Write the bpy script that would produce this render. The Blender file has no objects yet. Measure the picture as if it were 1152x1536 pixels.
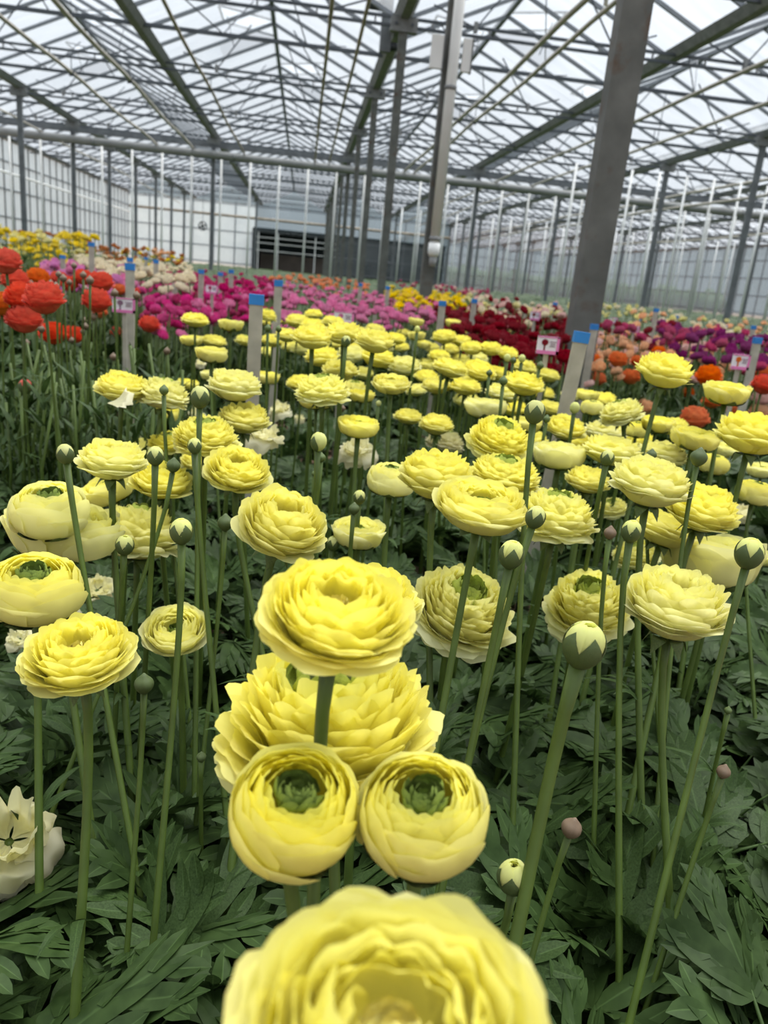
import bpy, math, random
from mathutils import Vector, Matrix
R = math.radians
SC = bpy.context.scene
COL = SC.collection

# ------------------------------------------------------------------ helpers
class MB:
    """collects vertices, faces, per-face material slots and a petal attribute; build() links ONE mesh object"""
    def __init__(s):
        s.v = []; s.f = []; s.m = []; s.c = []
    def add(s, verts, faces, mat=0, cols=None):
        b = len(s.v)
        s.v += [tuple(p) for p in verts]
        s.f += [tuple(b + i for i in f) for f in faces]
        s.m += [mat] * len(faces)
        s.c += cols if cols else [(0.5, 0.5, 0.5)] * len(verts)
    def box(s, c, d, mat=0):
        x, y, z = c; a, b, e = d[0] / 2, d[1] / 2, d[2] / 2
        vs = [(x + i * a, y + j * b, z + k * e) for i in (-1, 1) for j in (-1, 1) for k in (-1, 1)]
        s.add(vs, [(0, 1, 3, 2), (4, 6, 7, 5), (0, 4, 5, 1), (2, 3, 7, 6), (0, 2, 6, 4), (1, 5, 7, 3)], mat)
    def bar(s, p, q, w, h=None, mat=0, up=(0, 0, 1)):
        """a box section from p to q"""
        p = Vector(p); q = Vector(q); d = (q - p).normalized(); h = h or w
        a = d.cross(Vector(up))
        if a.length < 1e-4: a = d.cross(Vector((1, 0, 0)))
        a.normalize(); b = a.cross(d)
        vs = [e + a * (i * w / 2) + b * (j * h / 2) for e in (p, q) for i, j in ((-1, -1), (1, -1), (1, 1), (-1, 1))]
        s.add(vs, [(0, 1, 2, 3), (4, 7, 6, 5), (0, 4, 5, 1), (1, 5, 6, 2), (2, 6, 7, 3), (3, 7, 4, 0)], mat)
    def tube(s, pts, rads, n=8, mat=0, cap=True, cols=None):
        pts = [Vector(p) for p in pts]
        if not isinstance(rads, (list, tuple)): rads = [rads] * len(pts)
        ref = None; vs = []; cs = []
        for i, p in enumerate(pts):
            t = (pts[min(i + 1, len(pts) - 1)] - pts[max(i - 1, 0)]).normalized()
            if ref is None:
                ref = t.cross(Vector((0, 1, 0)))
                if ref.length < .1: ref = t.cross(Vector((1, 0, 0)))
            a = (ref - t * ref.dot(t)).normalized(); b = t.cross(a); ref = a
            for k in range(n):
                an = 2 * math.pi * k / n
                vs.append(p + (a * math.cos(an) + b * math.sin(an)) * rads[i])
                cs.append(cols[i] if cols else (.5, i / max(1, len(pts) - 1), .5))
        fs = [(i * n + k, i * n + (k + 1) % n, (i + 1) * n + (k + 1) % n, (i + 1) * n + k) for i in range(len(pts) - 1) for k in range(n)]
        if cap: fs += [tuple(range(n - 1, -1, -1)), tuple((len(pts) - 1) * n + k for k in range(n))]
        s.add(vs, fs, mat, cs)
    def mesh(s, name, mats, smooth=True):
        me = bpy.data.meshes.new(name)
        me.from_pydata(s.v, [], s.f)
        for m in (mats if isinstance(mats, (list, tuple)) else [mats]): me.materials.append(m)
        me.polygons.foreach_set('material_index', s.m)
        me.polygons.foreach_set('use_smooth', [smooth] * len(s.f))
        at = me.color_attributes.new('pc', 'FLOAT_COLOR', 'POINT')
        buf = []
        for c in s.c: buf += [c[0], c[1], c[2], 1.0]
        at.data.foreach_set('color', buf)
        me.update()
        return me
    def build(s, name, mats, parent=None, smooth=False):
        return link(name, s.mesh(name, mats, smooth), parent)

def link(name, me, parent=None):
    o = bpy.data.objects.new(name, me); COL.objects.link(o)
    if parent: o.parent = parent
    return o
def tag(o, label=None, cat=None, group=None, kind=None):
    if label: o['label'] = label
    if cat: o['category'] = cat
    if group: o['group'] = group
    if kind: o['kind'] = kind
    return o
def empty(name, loc=(0, 0, 0)):
    o = bpy.data.objects.new(name, None); COL.objects.link(o); o.location = loc; o.empty_display_size = .02
    return o
def lerp(a, b, t): return a + (b - a) * t
def mix3(a, b, t): return tuple(lerp(x, y, t) for x, y in zip(a, b))

# ------------------------------------------------------------------ materials
class NT:
    def __init__(s, name):
        s.mat = bpy.data.materials.new(name); s.mat.use_nodes = True
        s.t = s.mat.node_tree; s.t.nodes.clear()
        s.out = s.n('ShaderNodeOutputMaterial')
    def n(s, typ, **kw):
        nd = s.t.nodes.new(typ)
        for k, v in kw.items(): setattr(nd, k, v)
        return nd
    def l(s, a, b): s.t.links.new(a, b)
    def mixc(s, fac, a, b, mode='MIX'):
        m = s.n('ShaderNodeMix', data_type='RGBA', blend_type=mode)
        s.put(m.inputs[0], fac); s.put(m.inputs[6], a); s.put(m.inputs[7], b)
        return m.outputs[2]
    def put(s, sock, v):
        if isinstance(v, bpy.types.NodeSocket): s.l(v, sock)
        elif isinstance(v, (tuple, list)): sock.default_value = (*v, 1.0) if len(v) == 3 else v
        else: sock.default_value = v
    def math(s, op, a, b=0.0, clamp=False):
        m = s.n('ShaderNodeMath', operation=op, use_clamp=clamp); s.put(m.inputs[0], a); s.put(m.inputs[1], b)
        return m.outputs[0]
    def noise(s, scale, detail=3.0, coord=None, rough=.5):
        nz = s.n('ShaderNodeTexNoise'); nz.inputs['Scale'].default_value = scale; nz.inputs['Detail'].default_value = detail
        nz.inputs['Roughness'].default_value = rough
        tc = s.n('ShaderNodeTexCoord'); s.l(tc.outputs[coord or 'Object'], nz.inputs['Vector'])
        return nz.outputs['Fac']
    def range(s, v, a, b, c=0.0, d=1.0):
        m = s.n('ShaderNodeMapRange'); s.put(m.inputs[0], v)
        for i, x in enumerate((a, b, c, d)): m.inputs[i + 1].default_value = x
        return m.outputs[0]

def simple(name, col, rough=.6, metal=0.0, var=.12, scale=8.0, spec=.4, bump=0.0):
    t = NT(name)
    p = t.n('ShaderNodeBsdfPrincipled')
    nz = t.noise(scale, 4)
    c = t.mixc(t.range(nz, .3, .7), tuple(x * (1 - var) for x in col), tuple(min(1, x * (1 + var)) for x in col))
    t.put(p.inputs['Base Color'], c); p.inputs['Roughness'].default_value = rough; p.inputs['Metallic'].default_value = metal
    p.inputs['Specular IOR Level'].default_value = spec
    if bump:
        b = t.n('ShaderNodeBump'); b.inputs['Strength'].default_value = bump; t.l(nz, b.inputs['Height']); t.l(b.outputs[0], p.inputs['Normal'])
    t.l(p.outputs[0], t.out.inputs[0])
    return t.mat

def petal_mat(name, outer, inner, deep, trans=.52, vary=.10, edge=None):
    """outer / inner: petal colours of the outermost and innermost whorl; deep: colour of a petal's claw"""
    t = NT(name)
    at = t.n('ShaderNodeAttribute', attribute_name='pc')
    sp = t.n('ShaderNodeSeparateColor'); t.l(at.outputs['Color'], sp.inputs[0])
    c = t.mixc(t.range(sp.outputs[0], .05, .55), outer, inner)
    c = t.mixc(t.range(sp.outputs[1], .05, .45, .75, 0.0), c, deep)
    if edge: c = t.mixc(t.range(sp.outputs[1], .8, 1.0, 0.0, .7), c, edge)
    # fine veins running along each petal are in the mesh; here only a slight per-petal and per-flower difference
    oi = t.n('ShaderNodeObjectInfo')
    k = t.math('ADD', t.range(sp.outputs[2], 0, 1, 1 - vary, 1 + vary * .4), t.range(oi.outputs['Random'], 0, 1, -vary * .5, vary * .3))
    hs = t.n('ShaderNodeHueSaturation'); t.l(c, hs.inputs['Color']); t.l(k, hs.inputs['Value'])
    t.l(t.range(oi.outputs['Random'], 0, 1, .93, 1.07), hs.inputs['Saturation'])
    p = t.n('ShaderNodeBsdfPrincipled'); t.l(hs.outputs[0], p.inputs['Base Color'])
    p.inputs['Roughness'].default_value = .55; p.inputs['Specular IOR Level'].default_value = .25
    tr = t.n('ShaderNodeBsdfTranslucent'); t.l(hs.outputs[0], tr.inputs['Color'])
    mx = t.n('ShaderNodeMixShader'); mx.inputs[0].default_value = trans
    t.l(p.outputs[0], mx.inputs[1]); t.l(tr.outputs[0], mx.inputs[2]); t.l(mx.outputs[0], t.out.inputs[0])
    return t.mat

def leaf_mat(name, dark, light, trans=.18, rough=.45):
    t = NT(name)
    at = t.n('ShaderNodeAttribute', attribute_name='pc')
    sp = t.n('ShaderNodeSeparateColor'); t.l(at.outputs['Color'], sp.inputs[0])
    nz = t.noise(60.0, 3)
    c = t.mixc(t.range(nz, .3, .7), dark, light)
    c = t.mixc(sp.outputs[0], c, tuple(min(1, x * 1.7 + .006) for x in light))      # midrib
    oi = t.n('ShaderNodeObjectInfo')
    hs = t.n('ShaderNodeHueSaturation'); t.l(c, hs.inputs['Color'])
    t.l(t.math('ADD', t.range(oi.outputs['Random'], 0, 1, -.12, .12), t.range(sp.outputs[2], 0, 1, .8, 1.25)), hs.inputs['Value'])
    p = t.n('ShaderNodeBsdfPrincipled'); t.l(hs.outputs[0], p.inputs['Base Color'])
    p.inputs['Roughness'].default_value = rough; p.inputs['Specular IOR Level'].default_value = .16
    tr = t.n('ShaderNodeBsdfTranslucent'); t.l(hs.outputs[0], tr.inputs['Color'])
    mx = t.n('ShaderNodeMixShader'); mx.inputs[0].default_value = trans
    t.l(p.outputs[0], mx.inputs[1]); t.l(tr.outputs[0], mx.inputs[2]); t.l(mx.outputs[0], t.out.inputs[0])
    return t.mat

M = {}
M['yellow'] = petal_mat('petal_yellow', (.965, .93, .38), (.97, .915, .21), (.94, .88, .19))
M['cream'] = petal_mat('petal_pale_yellow', (.96, .945, .54), (.965, .93, .34), (.94, .91, .39))
M['budyellow'] = petal_mat('petal_bud', (.86, .88, .40), (.88, .88, .36), (.62, .72, .22))
M['spent'] = petal_mat('petal_cream', (.88, .84, .60), (.89, .85, .50), (.82, .80, .46))
M['eye'] = simple('flower_eye', (.40, .47, .09), .6, var=.22, spec=.15, scale=200)
M['eye_dark'] = simple('flower_eye_green', (.21, .28, .06), .6, var=.35, spec=.15, scale=200)
M['eye_pale'] = simple('flower_eye_pale', (.80, .72, .24), .6, var=.12, spec=.15, scale=200)
M['stem'] = simple('stem_green', (.072, .115, .018), .5, var=.22, scale=25)
M['sepal'] = simple('sepal_green', (.085, .125, .035), .6, var=.3, scale=90)
M['sepal_dark'] = simple('sepal_dark', (.068, .098, .030), .6, var=.35, scale=90)
M['sepal_brown'] = simple('sepal_brown', (.16, .11, .07), .6, var=.35, scale=90)
M['leaf'] = leaf_mat('leaf_green', (.024, .048, .011), (.050, .088, .024), .18, .5)
M['leaf_far'] = leaf_mat('leaf_green_far', (.028, .052, .014), (.048, .082, .024))

# ------------------------------------------------------------------ ranunculus geometry (unit diameter, base at the origin, axis +Z)
def bez(P, t):
    a = (1 - t) ** 3; b = 3 * t * (1 - t) ** 2; c = 3 * t * t * (1 - t); d = t ** 3
    return (a * P[0][0] + b * P[1][0] + c * P[2][0] + d * P[3][0], a * P[0][1] + b * P[1][1] + c * P[2][1] + d * P[3][1])
def profile(r, z, tip, belly, zb=.06, r0=.035, L=.5):
    d = math.hypot(r, z) * L
    ct, st = math.cos(R(tip)), math.sin(R(tip))
    return [(r0, 0), (r * belly, z * zb), (r - d * ct, max(.02, z - d * st)), (r, z)]
def petal(mb, rng, th, W, P, t, nu, nv, rag=0.0, rip=.02, edge=.3, curl=0.0, spiral=.035, droop=0.0, crumple=0.0):
    ph1, ph2, ph3 = rng.uniform(0, 6.3), rng.uniform(0, 6.3), rng.uniform(0, 6.3)
    fr = rng.uniform(2.2, 3.6); rnd = rng.random(); kn = [rng.uniform(-1, 1) for _ in range(7)]; jag = [lerp(kn[int(i / nu * 5.99)], kn[int(i / nu * 5.99) + 1], (i / nu * 5.99) % 1) + rng.uniform(-.25, .25) for i in range(nu + 1)]
    notch = rng.uniform(0, .05)
    vs = []; cs = []
    for j in range(nv + 1):
        v = j / nv
        sh = (.34 + .66 * math.sin(min(1.0, v / .72) * math.pi / 2) ** .9)
        for i in range(nu + 1):
            u = -1 + 2 * i / nu
            ve = v * (1 - edge * 1.15 * (1 - math.sqrt(max(0.0, 1 - .96 * u * u))) - notch * math.exp(-(u * 5) ** 2) + rag * .55 * jag[i] * v ** 6)
            r, z = bez(P, ve)
            a = th + u * W * sh
            k = v ** 3
            wob = rip * k * math.sin(fr * u * 2 + ph1)
            r2 = r * (1 + spiral * u) + wob * .8 + curl * k * abs(u) ** 2
            z2 = z + wob * .6 + droop * k * u * u
            if crumple:
                r2 += crumple * v * math.sin(7 * u + ph2) * math.sin(5 * v + ph3)
                z2 += crumple * v * math.sin(5 * u + ph3 + 4 * v)
            r2 += .0035 * math.sin(u * 15 + ph2) * v       # veins
            vs.append((r2 * math.cos(a), r2 * math.sin(a), z2)); cs.append((t, ve, rnd))
    n = nu + 1
    mb.add(vs, [(j * n + i, j * n + i + 1, (j + 1) * n + i + 1, (j + 1) * n + i) for j in range(nv) for i in range(nu)], 0, cs)

# whorls: count, rim radius, rim height, tip angle, belly, half width (deg)
KIND = {
 'full': dict(sh=[(6, .50, .135, 2, .80, 46), (7, .50, .175, 14, .85, 42), (8, .49, .215, 28, .9, 40), (8, .465, .25, 40, .95, 38), (9, .435, .285, 52, 1.0, 36), (9, .40, .315, 63, 1.04, 36),
                  (9, .36, .34, 73, 1.05, 36), (9, .315, .36, 83, 1.05, 38), (8, .27, .372, 91, 1.07, 40), (8, .225, .376, 100, 1.08, 42), (7, .18, .372, 110, 1.1, 46), (6, .135, .36, 120, 1.1, 50)], eye=(.07, .24, 'eye_pale'), rag=.012, h=.38, bm=.66, zb=.10),
 'deep': dict(sh=[(6, .49, .19, 20, .90, 46), (7, .50, .25, 40, 1.0, 44), (7, .48, .30, 56, 1.05, 42), (8, .445, .34, 70, 1.08, 40), (8, .40, .37, 82, 1.1, 40),
                  (8, .35, .39, 92, 1.1, 42), (8, .30, .40, 102, 1.1, 44), (7, .25, .395, 112, 1.1, 46), (7, .205, .385, 122, 1.1, 48), (6, .165, .37, 130, 1.1, 52), (5, .13, .35, 136, 1.1, 56)], eye=(.09, .24, 'eye'), rag=.01, h=.42, bm=.78, zb=.08),
 'cup': dict(sh=[(4, .49, .34, 74, 1.08, 60), (4, .46, .45, 98, 1.18, 58), (5, .41, .52, 114, 1.22, 54), (6, .355, .555, 122, 1.2, 50), (7, .305, .575, 126, 1.2, 48),
                 (7, .26, .585, 130, 1.18, 48), (7, .225, .585, 132, 1.15, 50), (7, .19, .575, 134, 1.15, 52)], eye=(.15, .47, 'eye_dark'), rag=.0, h=.58, bm=.88, zb=.03),
 'bowl': dict(sh=[(5, .50, .36, 62, 1.0, 52), (6, .48, .40, 74, 1.05, 48), (7, .43, .42, 84, 1.08, 46), (7, .37, .425, 94, 1.1, 44), (7, .31, .42, 104, 1.1, 46), (7, .25, .41, 112, 1.1, 48), (6, .19, .39, 122, 1.1, 50)],
              eye=(.12, .27, 'eye'), rag=.015, h=.43, bm=.86, zb=.04),
 'blown': dict(sh=[(7, .47, .04, -34, .75, 42), (9, .50, .11, -6, .9, 36), (10, .50, .175, 12, .98, 32), (11, .485, .235, 26, 1.02, 30), (12, .46, .29, 38, 1.05, 28), (12, .43, .34, 48, 1.08, 28), (12, .395, .385, 57, 1.1, 28),
                   (12, .355, .42, 65, 1.1, 28), (12, .315, .45, 72, 1.12, 30), (11, .275, .475, 80, 1.12, 32), (10, .235, .49, 88, 1.12, 34), (9, .195, .495, 95, 1.1, 38)], eye=(.145, .40, 'eye'), rag=.045, h=.52, bm=.78, zb=.08),
 'spent': dict(sh=[(5, .46, -.22, -70, .9, 44), (5, .42, -.05, -45, 1.0, 44), (5, .34, .16, 10, 1.1, 42), (4, .26, .26, 60, 1.1, 40)], eye=(.10, .16, 'sepal_brown'), rag=.12, h=.25),
 'bud': dict(sh=[(4, .10, .90, 158, 4.3, 64), (4, .075, .885, 158, 5.4, 60), (5, .05, .86, 155, 6.5, 60), (5, .03, .83, 150, 8.0, 60)], eye=None, rag=0.0, h=.88),
}
def corolla_mesh(kind, seed, nu=8, nv=8, eye=None):
    rng = random.Random(seed); mb = MB(); K = KIND[kind]; N = len(K['sh'])
    off = rng.uniform(0, 6.28)
    for s, (n, r, z, tip, belly, W) in enumerate(K['sh']):
        t = s / max(1, N - 1)
        off += 2.4
        for i in range(n):
            th = off + 2 * math.pi * i / n + rng.uniform(-.14, .14)
            q = rng.uniform(.93, 1.04); dz = rng.uniform(-.022, .022); dt = rng.uniform(-9, 9)
            if kind == 'bud': q, dz, dt = rng.uniform(.97, 1.03), rng.uniform(-.01, .01), 0
            if kind == 'cup': dt *= .5
            if kind == 'spent': q, dz, dt = rng.uniform(.7, 1.1), rng.uniform(-.1, .08), rng.uniform(-25, 25)
            if kind == 'blown' and s < 3: q, dt = rng.uniform(.9, 1.08), rng.uniform(-16, 14)
            P = profile(r * q, z + dz, tip + dt, belly * K.get('bm', 1) * rng.uniform(.95, 1.06), zb=K.get('zb', .02) if kind != 'bud' else .12)
            petal(mb, rng, th, R(W * rng.uniform(.92, 1.1)), P, t, nu, nv, rag=K['rag'], rip={'cup': .008, 'bud': .002, 'bowl': .012, 'blown': .022}.get(kind, .014),
                  edge=rng.uniform(.22, .34) if kind != 'bud' else .15, spiral=.05 if kind != 'bud' else .03, crumple=.035 if kind == 'spent' else 0.0)
    return mb
def eye_mesh(kind, seed):
    """the green heart: small incurved claw-like petals round a button"""
    rng = random.Random(seed); mb = MB(); r0, z0, _ = KIND[kind]['eye']
    for ring, (rr, n, hh, tip) in enumerate(((1.0, 8, .115, 118), (.80, 7, .125, 124), (.60, 6, .13, 130), (.40, 5, .125, 136), (.20, 3, .11, 140))):
        for i in range(n):
            a = 2 * math.pi * (i + .5 * ring) / n + rng.uniform(-.25, .25); h = hh * rng.uniform(.72, 1.18) * (r0 / .13)
            t = MB(); petal(t, rng, a, R(rng.uniform(24, 34) + 9 * ring), profile(r0 * rr * rng.uniform(.86, 1.04), h, tip, 1.15, zb=.1, r0=r0 * rr * .62), .5, 6, 5, rip=.004, edge=.35, spiral=.10 * rng.choice((-1, 1)))
            out = [(x, y, z + z0 - .035) for x, y, z in t.v]
            mb.add(out, t.f, 0, t.c)
            mb.add([(x * .93, y * .93, z - .004) for x, y, z in out], [tuple(reversed(f)) for f in t.f], 0, t.c)
    # button under them
    vs = [(0, 0, z0 + .012)]; n = 14
    for k, (q, zz) in enumerate(((.5, .008), (1.0, -.03), (.9, -.12))):
        vs += [(r0 * q * math.cos(2 * math.pi * i / n), r0 * q * math.sin(2 * math.pi * i / n), z0 + zz) for i in range(n)]
    fs = [(0, 1 + i, 1 + (i + 1) % n) for i in range(n)] + [(1 + k * n + i, 1 + (k + 1) * n + i, 1 + (k + 1) * n + (i + 1) % n, 1 + k * n + (i + 1) % n) for k in range(2) for i in range(n)]
    mb.add(vs, fs)
    return mb
SEPAL = {'cup': (.30, .30, 80, 1.62, 27), 'bowl': (.36, .23, 62, 1.12, 22), 'full': (.20, -.10, -45, .9, 30), 'deep': (.24, -.06, -35, .9, 30), 'blown': (.2, -.12, -60, .8, 30), 'spent': (.16, -.14, -70, .8, 30),
         'bud': (.41, .60, 102, 1.45, 46)}
def sepal_mesh(kind, seed=5):
    rng = random.Random(seed); mb = MB(); r, z, tip, belly, W = SEPAL[kind]
    vm = {'cup': .62, 'bowl': .58, 'bud': .80}.get(kind)
    if vm:
        _, r, z, tip, belly, _w = KIND[kind]['sh'][0]
        P = [(x * 1.05, y) for x, y in profile(r, z, tip, belly * KIND[kind].get('bm', 1), zb=KIND[kind].get('zb', .12))]; P[0] = (.045, -.03); P[1] = (P[1][0], P[1][1] - .02)
    else:
        vm = 1.0; k = 1.05
        P = profile(r * k, z, tip, belly, zb=.02, r0=.045); P[0] = (.045, -.018); P[1] = (P[1][0] * 1.03, P[1][1] - .012)
    nu, nv = 6, 8; vs = []; cs = []
    for j in range(nv + 1):
        v = j / nv
        w = R(W) * (math.sin(min(1, (v + .12) / .5) * math.pi / 2) if v < .38 else (1 - ((v - .38) / .62) ** 1.6)) + .012
        for i in range(nu + 1):
            u = -1 + 2 * i / nu; rr, zz = bez(P, v * vm); a = u * w
            vs.append((rr * (1 + .02 * (1 - u * u)) * math.cos(a), rr * math.sin(a), zz)); cs.append((.2, v, .5))
    n = nu + 1
    mb.add(vs, [(j * n + i, j * n + i + 1, (j + 1) * n + i + 1, (j + 1) * n + i) for j in range(nv) for i in range(nu)], 0, cs)
    # inner face, so the sepal has thickness
    vs2 = [(x * .975, y * .975, z2 + .004) for x, y, z2 in vs]
    mb.add(vs2, [(j * n + i, (j + 1) * n + i, (j + 1) * n + i + 1, j * n + i + 1) for j in range(nv) for i in range(nu)], 0, cs)
    return mb
def green_bud_mesh(seed):
    """a closed bud: five sepals meeting in a short point"""
    rng = random.Random(seed); mb = MB(); nu, nv = 30, 14; vs = []; cs = []
    for j in range(nv + 1):
        v = j / nv
        r = .5 * (math.sin(math.pi * min(1, v * .93 + .04)) ** .72) * (1 - .12 * v)
        z = .02 + .98 * (v + .06 * math.sin(v * math.pi))
        if v > .86: r = max(r * (1 - (v - .86) * 2.5), .02); z += (v - .86) * .8
        for i in range(nu):
            a = 2 * math.pi * i / nu
            g = 1 - .09 * max(0, math.cos(a * 5 / 1 + v * .7)) ** 6 * math.sin(v * math.pi)
            vs.append((r * g * math.cos(a), r * g * math.sin(a), z)); cs.append((.3, v, .5))
    mb.add(vs, [(j * nu + i, j * nu + (i + 1) % nu, (j + 1) * nu + (i + 1) % nu, (j + 1) * nu + i) for j in range(nv) for i in range(nu)] + [tuple(range(nu - 1, -1, -1)), tuple(nv * nu + i for i in range(nu))], 0, cs)
    return mb
# ------------------------------------------------------------------ camera (solved from the greenhouse's own lines)
H = .68                                   # camera height above the soil
YAW, PIT, ROL, FPX = .12661784, .29540284, .09511685, 1166.56
_f = Vector((math.sin(YAW) * math.cos(PIT), math.cos(YAW) * math.cos(PIT), -math.sin(PIT)))
_r = Vector((math.cos(YAW), -math.sin(YAW), 0)); _u = _r.cross(_f)
CR = _r * math.cos(ROL) + _u * math.sin(ROL); CU = _u * math.cos(ROL) - _r * math.sin(ROL); CF = _f
CAM = Vector((0, 0, H))
cd = bpy.data.cameras.new('camera'); cam = bpy.data.objects.new('camera', cd); COL.objects.link(cam)
cd.sensor_fit = 'VERTICAL'; cd.sensor_height = 36.0; cd.lens = FPX / 1536 * 36
cd.clip_start = .02; cd.clip_end = 400
cam.matrix_world = Matrix(((CR.x, CU.x, -CF.x, 0), (CR.y, CU.y, -CF.y, 0), (CR.z, CU.z, -CF.z, H), (0, 0, 0, 1)))
cd.dof.use_dof = True; cd.dof.focus_distance = .62; cd.dof.aperture_fstop = 10.5
SC.camera = cam
def ray(px, py): return CR * ((px - 576) / FPX) - CU * ((py - 768) / FPX) + CF
def at(px, py, d): return CAM + ray(px, py) * d
def at_z(px, py, z):
    d = ray(px, py); return CAM + d * ((z - H) / d.z)
def pix(P):
    d = P - CAM; q = d.dot(CF)
    return (576 + FPX * d.dot(CR) / q, 768 - FPX * d.dot(CU) / q, q)

# ------------------------------------------------------------------ light: a bright overcast sky
w = bpy.data.worlds.new('overcast'); SC.world = w; w.use_nodes = True
nt = w.node_tree; nt.nodes.clear()
tc = nt.nodes.new('ShaderNodeTexCoord'); sx = nt.nodes.new('ShaderNodeSeparateXYZ'); nt.links.new(tc.outputs['Generated'], sx.inputs[0])
mr = nt.nodes.new('ShaderNodeMapRange'); nt.links.new(sx.outputs[2], mr.inputs[0])
mr.inputs[1].default_value = 0; mr.inputs[2].default_value = 1; mr.inputs[3].default_value = .26; mr.inputs[4].default_value = 1.15
nz = nt.nodes.new('ShaderNodeTexNoise'); nz.inputs['Scale'].default_value = 2.5; nz.inputs['Detail'].default_value = 4
nt.links.new(tc.outputs['Generated'], nz.inputs['Vector'])
m2 = nt.nodes.new('ShaderNodeMapRange'); nt.links.new(nz.outputs['Fac'], m2.inputs[0]); m2.inputs[1].default_value = .3; m2.inputs[2].default_value = .7; m2.inputs[3].default_value = .88; m2.inputs[4].default_value = 1.12
mu = nt.nodes.new('ShaderNodeMath'); mu.operation = 'MULTIPLY'; nt.links.new(mr.outputs[0], mu.inputs[0]); nt.links.new(m2.outputs[0], mu.inputs[1])
mu2 = nt.nodes.new('ShaderNodeMath'); mu2.operation = 'MULTIPLY'; nt.links.new(mu.outputs[0], mu2.inputs[0]); mu2.inputs[1].default_value = 1.5
bg = nt.nodes.new('ShaderNodeBackground'); bg.inputs[0].default_value = (.86, .925, 1.0, 1); nt.links.new(mu2.outputs[0], bg.inputs[1])
wo = nt.nodes.new('ShaderNodeOutputWorld'); nt.links.new(bg.outputs[0], wo.inputs[0])
sl = bpy.data.lights.new('sun_behind_cloud', 'SUN'); sl.energy = 7.0; sl.angle = R(60); sl.color = (1, .96, .90)
so = bpy.data.objects.new('sun_behind_cloud', sl); COL.objects.link(so); so.rotation_euler = (R(-16), R(12), 0); so.location = (0, 0, 20)
SC.view_settings.view_transform = 'Standard'; SC.view_settings.look = 'None'; SC.view_settings.gamma = 1.0; SC.view_settings.exposure = .22
try: SC.view_settings.use_curve_mapping = False
except Exception: pass
cy = SC.cycles
cy.max_bounces = 10; cy.diffuse_bounces = 5; cy.glossy_bounces = 2; cy.transmission_bounces = 6; cy.transparent_max_bounces = 40
cy.use_denoising = True; cy.caustics_reflective = False; cy.caustics_refractive = False; cy.sample_clamp_indirect = 6

# ------------------------------------------------------------------ greenhouse materials
M['galv'] = simple('galvanised_steel', (.21, .215, .22), .6, .0, spec=.2, var=.2, scale=14)
M['steel_dark'] = simple('weathered_steel', (.14, .15, .16), .6, .0, spec=.2, var=.2, scale=6)
M['truss'] = simple('truss_steel', (.085, .095, .11), .6, .0, spec=.2, var=.15, scale=5)
M['pipe'] = simple('heating_pipe_paint', (.40, .37, .32), .5, .0, var=.18, scale=3)
M['rust_pipe'] = simple('rusty_pipe', (.30, .25, .19), .6, .0, var=.25, scale=4)
M['duct'] = simple('duct_steel', (.26, .265, .26), .6, .0, spec=.2, var=.12, scale=3)
M['white'] = simple('white_paint', (.74, .75, .74), .45, var=.05)
M['pvc'] = simple('white_pvc', (.70, .70, .68), .4, var=.06, scale=4)
M['dark'] = simple('dark_box', (.03, .035, .04), .5)
M['bar'] = simple('aluminium_bar', (.20, .215, .235), .6, .0, spec=.2, var=.1, scale=4)
M['wood'] = simple('stake_wood', (.42, .39, .32), .7, var=.18, scale=22)
M['blue'] = simple('blue_paint', (.025, .20, .55), .5, var=.1, scale=30)
M['brown_board'] = simple('brown_board', (.20, .17, .145), .7, var=.2, scale=1.5)
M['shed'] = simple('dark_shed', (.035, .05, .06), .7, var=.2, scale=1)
M['soil'] = simple('soil', (.26, .17, .12), .95, var=.45, scale=14, spec=.1, bump=.6)
def rusty(name):
    t = NT(name); p = t.n('ShaderNodeBsdfPrincipled')
    c = t.mixc(t.range(t.noise(9, 5), .35, .7), (.085, .088, .080), (.140, .143, .132))
    st = t.range(t.noise(5.5, 6, rough=.65), .56, .66)
    c = t.mixc(t.math('MULTIPLY', st, .75), c, (.085, .046, .024))
    t.put(p.inputs['Base Color'], c); p.inputs['Roughness'].default_value = .62; p.inputs['Metallic'].default_value = .1
    t.l(p.outputs[0], t.out.inputs[0]); return t.mat
M['post'] = rusty('galvanised_post_with_rust')
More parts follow.
